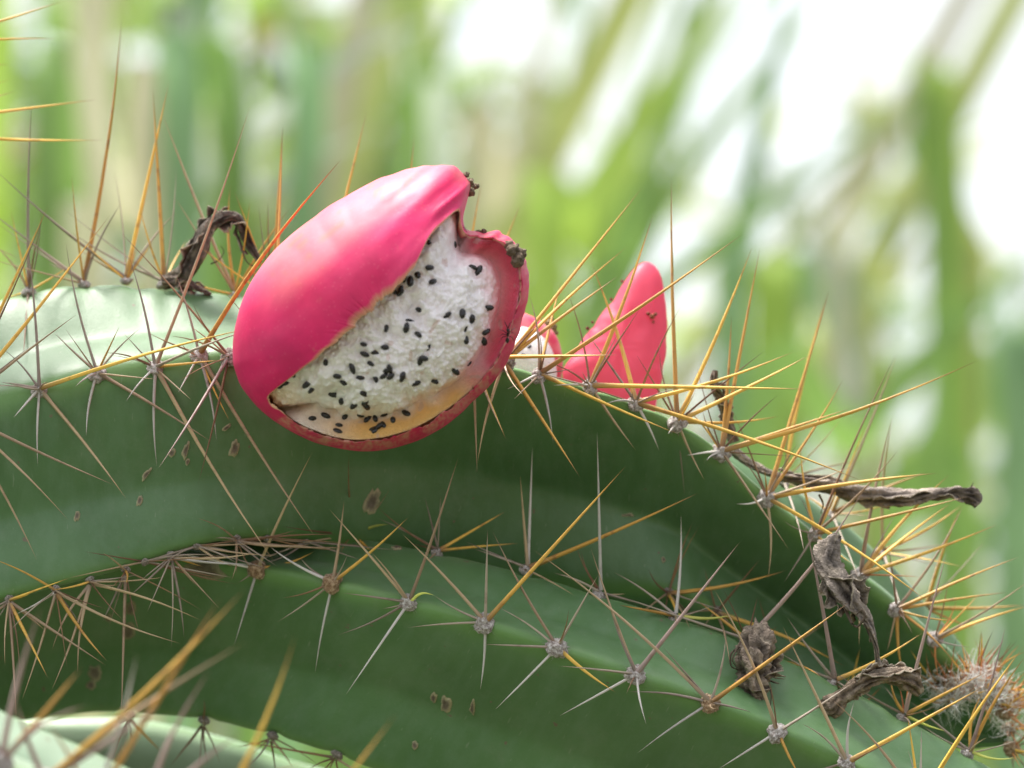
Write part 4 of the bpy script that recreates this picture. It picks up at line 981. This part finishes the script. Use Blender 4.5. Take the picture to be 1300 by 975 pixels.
# ================================================================== WITHERED FLOWERS
def withered(label, path, rads, seed, col=(0.20, 0.155, 0.115), flat=0.55, twist=2.0, ns=26, n=90, wrink=0.42, tendrils=(), flaps=4):
    """path (px,py,d), rads in pixels along it; a shrivelled folded tube"""
    c = cr(path, n); rr_ = np.interp(np.linspace(0, 1, n), np.linspace(0, 1, len(rads)), rads)
    Wp = [P(*q) for q in c]; vs_, cols, fs = [], [], []
    root = set_root(empty('withered_flower', Wp[0]), label, 'withered flower', 'withered flowers on the cactus')
    nr_ = FWD*-1
    for i in range(n):
        d = (Wp[min(i+1, n-1)]-Wp[max(i-1, 0)]).normalized(); nr_ = (nr_-d*nr_.dot(d)).normalized(); bi = d.cross(nr_)
        R = rr_[i]/65.0*CM; tw = twist*i/n
        for k in range(ns):
            a = 2*math.pi*k/ns
            fold = 1-abs(noise.noise(Vector((math.cos(a)*3.1+seed, math.sin(a)*3.1, i*0.035+7))))*3.2
            f = 0.92 + wrink*.55*fold + wrink*noise.noise(Vector((math.cos(a)*2.2+seed, math.sin(a)*2.2, i*0.05))) + wrink*.8*noise.noise(Vector((math.cos(a)*5+seed, math.sin(a)*5, i*0.14+4))) + .3*wrink*noise.noise(Vector((math.cos(a)*9, math.sin(a)*9, i*.4+seed)))
            x, y = math.cos(a)*f, math.sin(a)*f*flat
            v = Wp[i] + (bi*(x*math.cos(tw)-y*math.sin(tw)) + nr_*(x*math.sin(tw)+y*math.cos(tw)))*R
            vs_.append(v)
            h = max(0, min(1, (f-.75)*1.3)); g = noise.noise(Vector((a*1.5, i*.12, seed)))
            cc_ = lerp3(tuple(q*.38 for q in col), tuple(min(1, q*2.1) for q in col), h)
            cols.append(lerp3(cc_, (0.42, 0.35, 0.27), max(0, min(.6, g*1.2))))
    for i in range(n-1):
        for k in range(ns): fs.append((i*ns+k, i*ns+(k+1) % ns, (i+1)*ns+(k+1) % ns, (i+1)*ns+k))
    fs += [tuple(reversed(range(ns))), tuple(range((n-1)*ns, n*ns))]
    o, me = local_mesh('shrivelled_tube', vs_, fs, M_DRY, root); attr_color(me, 'col', cols)
    rg = random.Random(int(seed*100))
    for q in range(flaps):                               # papery ragged tepals clinging to the tube
        i0 = rg.randint(int(n*.08), int(n*.55)); i1 = min(n-2, i0+rg.randint(int(n*.22), int(n*.42))); a0 = rg.random()*6.28
        fv, ff, fc = [], [], []; m_ = 26
        for j in range(m_):
            i = int(i0+(i1-i0)*j/(m_-1)); d = (Wp[min(i+1, n-1)]-Wp[max(i-1, 0)]).normalized()
            s_ = d.cross(FWD).normalized(); f_n = d.cross(s_); R = rr_[i]/65.0*CM
            a = a0+0.8*math.sin(j*.17+q)
            c0 = Wp[i]+(s_*math.cos(a)+f_n*math.sin(a)*flat)*R*1.02
            ou = (s_*math.cos(a+.5)+f_n*math.sin(a+.5))
            w = R*.72*(0.35+.55*math.sin(math.pi*j/(m_-1)))*(1+.8*noise.noise(Vector((j*.45, q, seed)))); cu = .35*noise.noise(Vector((j*.3, q+5, seed)))
            fv += [c0-ou*w*.3, c0+ou*w*.45+s_*cu*R, c0+ou*w*(.8+.5*noise.noise(Vector((j*1.3, q, 2))))+s_*cu*2*R+f_n*R*.2]
            g_ = .6+.9*noise.noise(Vector((j*.5, q, seed+3)))
            fc += [tuple(x*.7*(.6+g_*.5) for x in col), tuple(x*1.3*(.7+g_*.4) for x in col), (0.42*(.6+g_*.5), .36*(.6+g_*.5), .28*(.6+g_*.5))]
        for j in range(m_-1):
            k0 = j*3; ff += [(k0, k0+1, k0+4, k0+3), (k0+1, k0+2, k0+5, k0+4)]
        fo, fm = local_mesh('tepal', fv, ff, M_DRY, root); attr_color(fm, 'col', fc)
        so = fo.modifiers.new('thickness', 'SOLIDIFY'); so.thickness = 0.00022
    for tn in tendrils:
        tv, tf = [], []; cc = cr(tn[0], 16); chain([P(*q) for q in cc], list(np.linspace(tn[1], tn[1]*.35, 16)*CM/65), tv, tf, 6)
        local_mesh('thread', tv, tf, M_TENDRIL, root)
    return root
withered('dark withered flower bent like a hook on the pale upper rib', [(208, 358, 2.9), (222, 352, 2.8), (236, 345, 2.6), (250, 322, 2.5), (262, 292, 2.5), (282, 277, 2.4), (299, 276, 2.4), (308, 290, 2.4), (318, 312, 2.4), (330, 333, 2.3)],
         [8, 10, 13, 16, 15, 12, 11, 12, 10, 4], 1.3, col=(0.10, 0.08, 0.066), tendrils=[([(306, 312, 2.3), (312, 330, 2.2), (322, 338, 2.3), (330, 336, 2.3)], 1.3), ([(268, 335, 2.4), (278, 330, 2.3), (284, 320, 2.4), (280, 312, 2.4)], 1.1)])
withered('low shrivelled flower stub lying on the pale upper rib', [(206, 356, 2.7), (232, 358, 2.6), (252, 366, 2.6), (268, 374, 2.6)], [5, 8, 7, 4], 9.1, col=(0.14, 0.11, 0.09))
withered('small dark withered flower standing up beside the golden spines', [(932, 562, 2.2), (922, 530, 2.2), (914, 505, 2.1), (906, 488, 2.0), (908, 470, 2.0)], [6, 6, 7, 10, 5], 4.4, col=(0.15, 0.11, 0.085))
withered('long twisted grey withered flower sticking out to the side', [(930, 572, 2.4), (955, 590, 2.3), (985, 603, 2.2), (1020, 612, 2.1), (1060, 620, 2.0), (1100, 627, 2.0), (1145, 632, 2.0), (1185, 628, 1.9), (1215, 625, 1.9), (1235, 632, 1.9), (1243, 640, 1.9)],
         [5, 6, 8, 9, 9, 10, 11, 11, 11, 11, 6], 2.7, col=(0.17, 0.14, 0.12), twist=6.5, n=140, wrink=.55, tendrils=[([(1040, 628, 1.9), (1045, 640, 1.8), (1042, 652, 1.8)], 1.6), ([(1232, 620, 1.8), (1236, 612, 1.8)], 1.0)])
withered('ragged grey withered flower hanging down beside the spiny ridge', [(1064, 678, .1), (1056, 692, 0), (1050, 712, -.2), (1062, 738, -.3), (1082, 762, -.3), (1100, 785, -.2), (1110, 812, -.1), (1114, 835, 0), (1118, 854, 0)],
         [4, 12, 17, 20, 21, 15, 9, 9, 11], 6.2, col=(0.19, 0.16, 0.135), flat=.32, twist=1.2, n=120, wrink=.5, tendrils=[([(1072, 762, -.5), (1078, 785, -.6), (1088, 796, -.7), (1098, 782, -.7), (1094, 774, -.7), (1088, 780, -.7)], 2.2), ([(1066, 755, -.5), (1074, 778, -.6), (1082, 795, -.6)], 1.6)])
withered('crumpled brown withered flower clump resting on the lower stem', [(975, 806, .4), (962, 812, 0), (958, 832, -.4), (956, 856, -.6), (955, 880, -.6), (966, 905, -.7)],
         [8, 24, 26, 23, 20, 8], 8.8, col=(0.17, 0.135, 0.105), flat=.75, twist=1.5, n=110, wrink=.5, tendrils=[([(938, 822, -.5), (928, 830, -.7), (928, 845, -.7), (936, 850, -.6)], 1.9), ([(975, 852, -.7), (982, 860, -.8), (996, 862, -.8)], 1.2), ([(974, 868, -.7), (979, 880, -.9), (978, 896, -.9)], 1.5), ([(940, 815, -.5), (930, 836, -.8), (934, 846, -.7)], 1.4)])
withered('curved brown withered flower tube with a thick round end', [(1048, 886, -.1), (1056, 897, -.2), (1068, 886, -.2), (1088, 870, -.2), (1112, 860, -.2), (1135, 858, -.1), (1156, 866, 0), (1166, 880, .1)],
         [9, 14, 11, 10, 11, 13, 14, 7], 3.9, col=(0.20, 0.15, 0.108), flat=.85, twist=1.0, wrink=.38)

# ================================================================== BACKGROUND REEDS
def blade_mesh(pts, width, seg=26, fold=0.25):
    c = cr([tuple(p) for p in pts], seg); vs_, fs = [], []
    for i in range(seg):
        t = i/(seg-1); d = Vector(c[min(i+1, seg-1)]-c[max(i-1, 0)]).normalized()
        side = d.cross(FWD).normalized(); side = (side + FWD*0.5*math.sin(i*0.22+pts[0].x*9)).normalized(); nn = d.cross(side)
        w = width*(0.55+0.45*math.sin(math.pi*min(1, t*1.2+.1)))*(1 if t < .75 else max(.02, 1-((t-.75)/.25)**1.5))*0.5
        p = Vector(c[i])
        vs_ += [p-side*w, p+nn*(w*fold), p+side*w]
    for i in range(seg-1):
        a = i*3; fs += [(a, a+1, a+4, a+3), (a+1, a+2, a+5, a+4)]
    return vs_, fs
def reed(label, root_pt, blades, group, stalk=None):
    root = set_root(empty('reed_plant', root_pt), label, 'reed', group)
    for pts, w, mk in blades:
        v_, f_ = blade_mesh([Vector(root_pt)]+pts, w); o, me = local_mesh('blade', v_, f_, LM[mk], root)
    if stalk:
        v_, f_ = [], []; chain([Vector(root_pt)]+stalk[0], stalk[1], v_, f_, 8); local_mesh('stalk', v_, f_, LM[stalk[2]], root)
def key(label, dist, lines, rootx=None):
    bl = []
    lx = rootx if rootx is not None else np.mean([l[0][0][0] for l in lines])
    r0 = PM(lx, 487, dist); r0 = Vector((r0.x, r0.y, 0))
    for pts, wpx, mk in lines:
        w = wpx/FPX*dist
        p3 = [PM(x, y, dist+0.05*i) for i, (x, y) in enumerate(pts)]
        bl.append((p3, w, mk))
    reed(label, r0, bl, None)
key('tall reed with wide blue green upright leaf and bright lime leaf', 2.6, [([(925, 700), (945, 300), (975, 120), (1010, -60)], 44, 'blue'), ([(700, 560), (735, 310), (800, 180), (870, 70), (950, -60)], 66, 'lime'), ([(985, 620), (968, 480), (962, 390)], 60, 'lime')], 900)
key('reed with bright star shaped leaf tips against the white sky', 2.7, [([(1200, 420), (1180, 230), (1160, 45)], 52, 'green'), ([(1215, 420), (1175, 200), (1232, 142)], 40, 'lime'), ([(1225, 620), (1245, 380), (1205, 200)], 44, 'olive')], 1220)
key('reed leaning diagonally across the lower white sky gaps', 2.5, [([(960, 760), (1090, 560), (1190, 440), (1330, 300)], 56, 'green'), ([(1290, 760), (1285, 500), (1255, 340)], 62, 'blue'), ([(1210, 860), (1235, 700), (1300, 620)], 40, 'green')], 1150)
key('pale dry reed stalk leaning across green leaves', 2.1, [([(190, 420), (165, 290), (128, 150), (80, -40)], 34, 'straw'), ([(230, 420), (215, 200), (240, -40)], 52, 'blue'), ([(60, 420), (95, 250), (70, 60)], 44, 'green')], 220)
key('pale grey reed leaf slanting over the fruit', 2.2, [([(215, 330), (260, 235), (350, 150), (440, 75), (560, 20)], 40, 'pale'), ([(380, 420), (395, 200), (350, -40)], 46, 'blue'), ([(300, 420), (215, 200), (205, -40)], 50, 'green'), ([(300, 420), (330, 250), (470, 165)], 34, 'pale')], 300)
key('olive and straw reed clump behind the large fruit', 2.8, [([(600, 420), (640, 260), (690, 60), (700, -50)], 40, 'straw'), ([(560, 420), (540, 200), (500, 20)], 44, 'pale'), ([(760, 480), (790, 330), (850, 150), (870, -30)], 46, 'green'), ([(690, 470), (660, 300), (560, 110)], 30, 'olive')], 650)
key('thin grey brown reed with arching tip between the sky gaps', 3.0, [([(1060, 650), (1075, 330), (1090, 100), (1078, -50)], 20, 'straw'), ([(1080, 650), (1040, 330), (960, 180), (1000, 60)], 22, 'pale'), ([(1010, 620), (1060, 420), (1110, 330), (1160, 250)], 26, 'blue'), ([(1100, 650), (1140, 360), (1210, 300)], 30, 'olive')], 1070)
rs = random.Random(21)
def random_reed(px, dist, n, pal, hmin, hmax, wmin, wmax, label, group):
    r0 = PM(px, 487, dist); r0 = Vector((r0.x, r0.y, 0)); bl = []
    for i in range(n):
        h = rs.uniform(hmin, hmax); lean = rs.gauss(0, .34); ly = rs.gauss(0, .18); droop = rs.uniform(0, .35)
        pts = [r0+Vector((lean*.35*h*.4, ly*.3, h*.45)), r0+Vector((lean*h*.5, ly*.7, h*.8)), r0+Vector((lean*h*(.8+droop), ly, h*(1-.25*droop)))]
        bl.append((pts, rs.uniform(wmin, wmax), rs.choice(pal)))
    reed(label, r0, bl, group)
G1 = 'reeds in the dense thicket'; G2 = 'reeds scattered against the bright sky'
for i in range(9):
    random_reed(rs.uniform(-700, 500) if i % 3 == 0 else rs.uniform(-100, 500), rs.uniform(2.5, 4.4), 8, ['green', 'blue', 'lime', 'olive', 'lime', 'green', 'olive', 'green', 'straw'], 1.6, 2.8, .010, .036, 'blurred reed plant in the dense green thicket behind the stem', G1)
for x in (505, 560, 800, 870):
    random_reed(x+rs.uniform(-25, 25), rs.uniform(2.6, 4.4), 4, ['green', 'lime', 'olive', 'lime', 'green'], 1.5, 2.15, .010, .026, 'blurred reed plant in the half open thicket above the fruits', 'reeds above the fruits')
for i in range(8):
    random_reed(rs.uniform(900, 1420), rs.uniform(2.6, 4.6), 4, ['green', 'blue', 'olive', 'lime', 'straw'], 1.35, 2.0, .006, .020, 'blurred thin reed plant with white sky showing between its leaves', G2)
# shrubs behind
def shrub(label, px, dist, rx, rz, zc, nleaf, pal, group, sz=(.06, .14)):
    c = PM(px, 487, dist); c = Vector((c.x, c.y, zc)); root = set_root(empty('shrub', (c.x, c.y, 0)), label, 'shrub', group)
    for mk in pal:
        v_, f_ = [], []
        for i in range(nleaf//len(pal)):
            u = Vector((rs.gauss(0, 1), rs.gauss(0, 1), rs.gauss(0, 1))).normalized()*rs.random()**.45
            if noise.noise(u*2.3+Vector((px, 0, 0))) < -.12: continue
            p = c+Vector((u.x*rx, u.y*rx*.7, u.z*rz)); d = Vector((rs.gauss(0, 1), rs.gauss(0, 1), rs.gauss(0, .8))).normalized(); s = d.orthogonal().normalized(); L = rs.uniform(*sz)
            i0 = len(v_); v_ += [p, p+d*L*.5+s*L*.22, p+d*L, p+d*L*.5-s*L*.22]; f_.append((i0, i0+1, i0+2, i0+3))
        if v_: o, me = local_mesh('foliage', v_, f_, LM[mk], root, smooth=False)
    v_, f_ = [], []
    for k in range(4):
        b_ = Vector((c.x, c.y, 0)); t_ = c+Vector((rs.uniform(-.5, .5)*rx, rs.uniform(-.3, .3)*rx, rs.uniform(-.1, .5)*rz))
        chain([b_, b_.lerp(t_, .5)+Vector((rs.gauss(0, .05), 0, 0)), t_], [.03, .02, .008], v_, f_, 7)
    local_mesh('trunk', v_, f_, LM['brown'], root)
SG = 'shrubs behind the reeds'
for px, dist, rx, rz, zc, n_, pal in [(-1000, 6.0, .9, 1.1, 2.1, 2200, ['green', 'olive', 'blue']), (-150, 5.0, .5, 1.0, 1.9, 1250, ['green', 'olive', 'lime']), (140, 5.4, .45, 1.1, 2.1, 1300, ['blue', 'green', 'lime', 'brown']), (400, 5.2, .38, .9, 1.95, 700, ['green', 'olive', 'pale', 'lime']), (640, 7.0, .5, .7, 1.5, 600, ['lime', 'olive', 'straw'])]:
    shrub('leafy green shrub blurred far behind the reeds', px, dist, rx, rz, zc, n_, pal, SG)
for px, dist, rx, rz, zc, n_, pal in [(900, 6.0, .5, .8, 1.85, 420, ['green', 'olive', 'lime']), (1180, 6.2, .5, .8, 1.75, 420, ['blue', 'green', 'olive']), (1500, 6.5, .6, .8, 1.6, 700, ['blue', 'green'])]:
    shrub('thin loose shrub with white sky between its leaves', px, dist, rx, rz, zc, n_, pal, 'low shrubs against the sky')
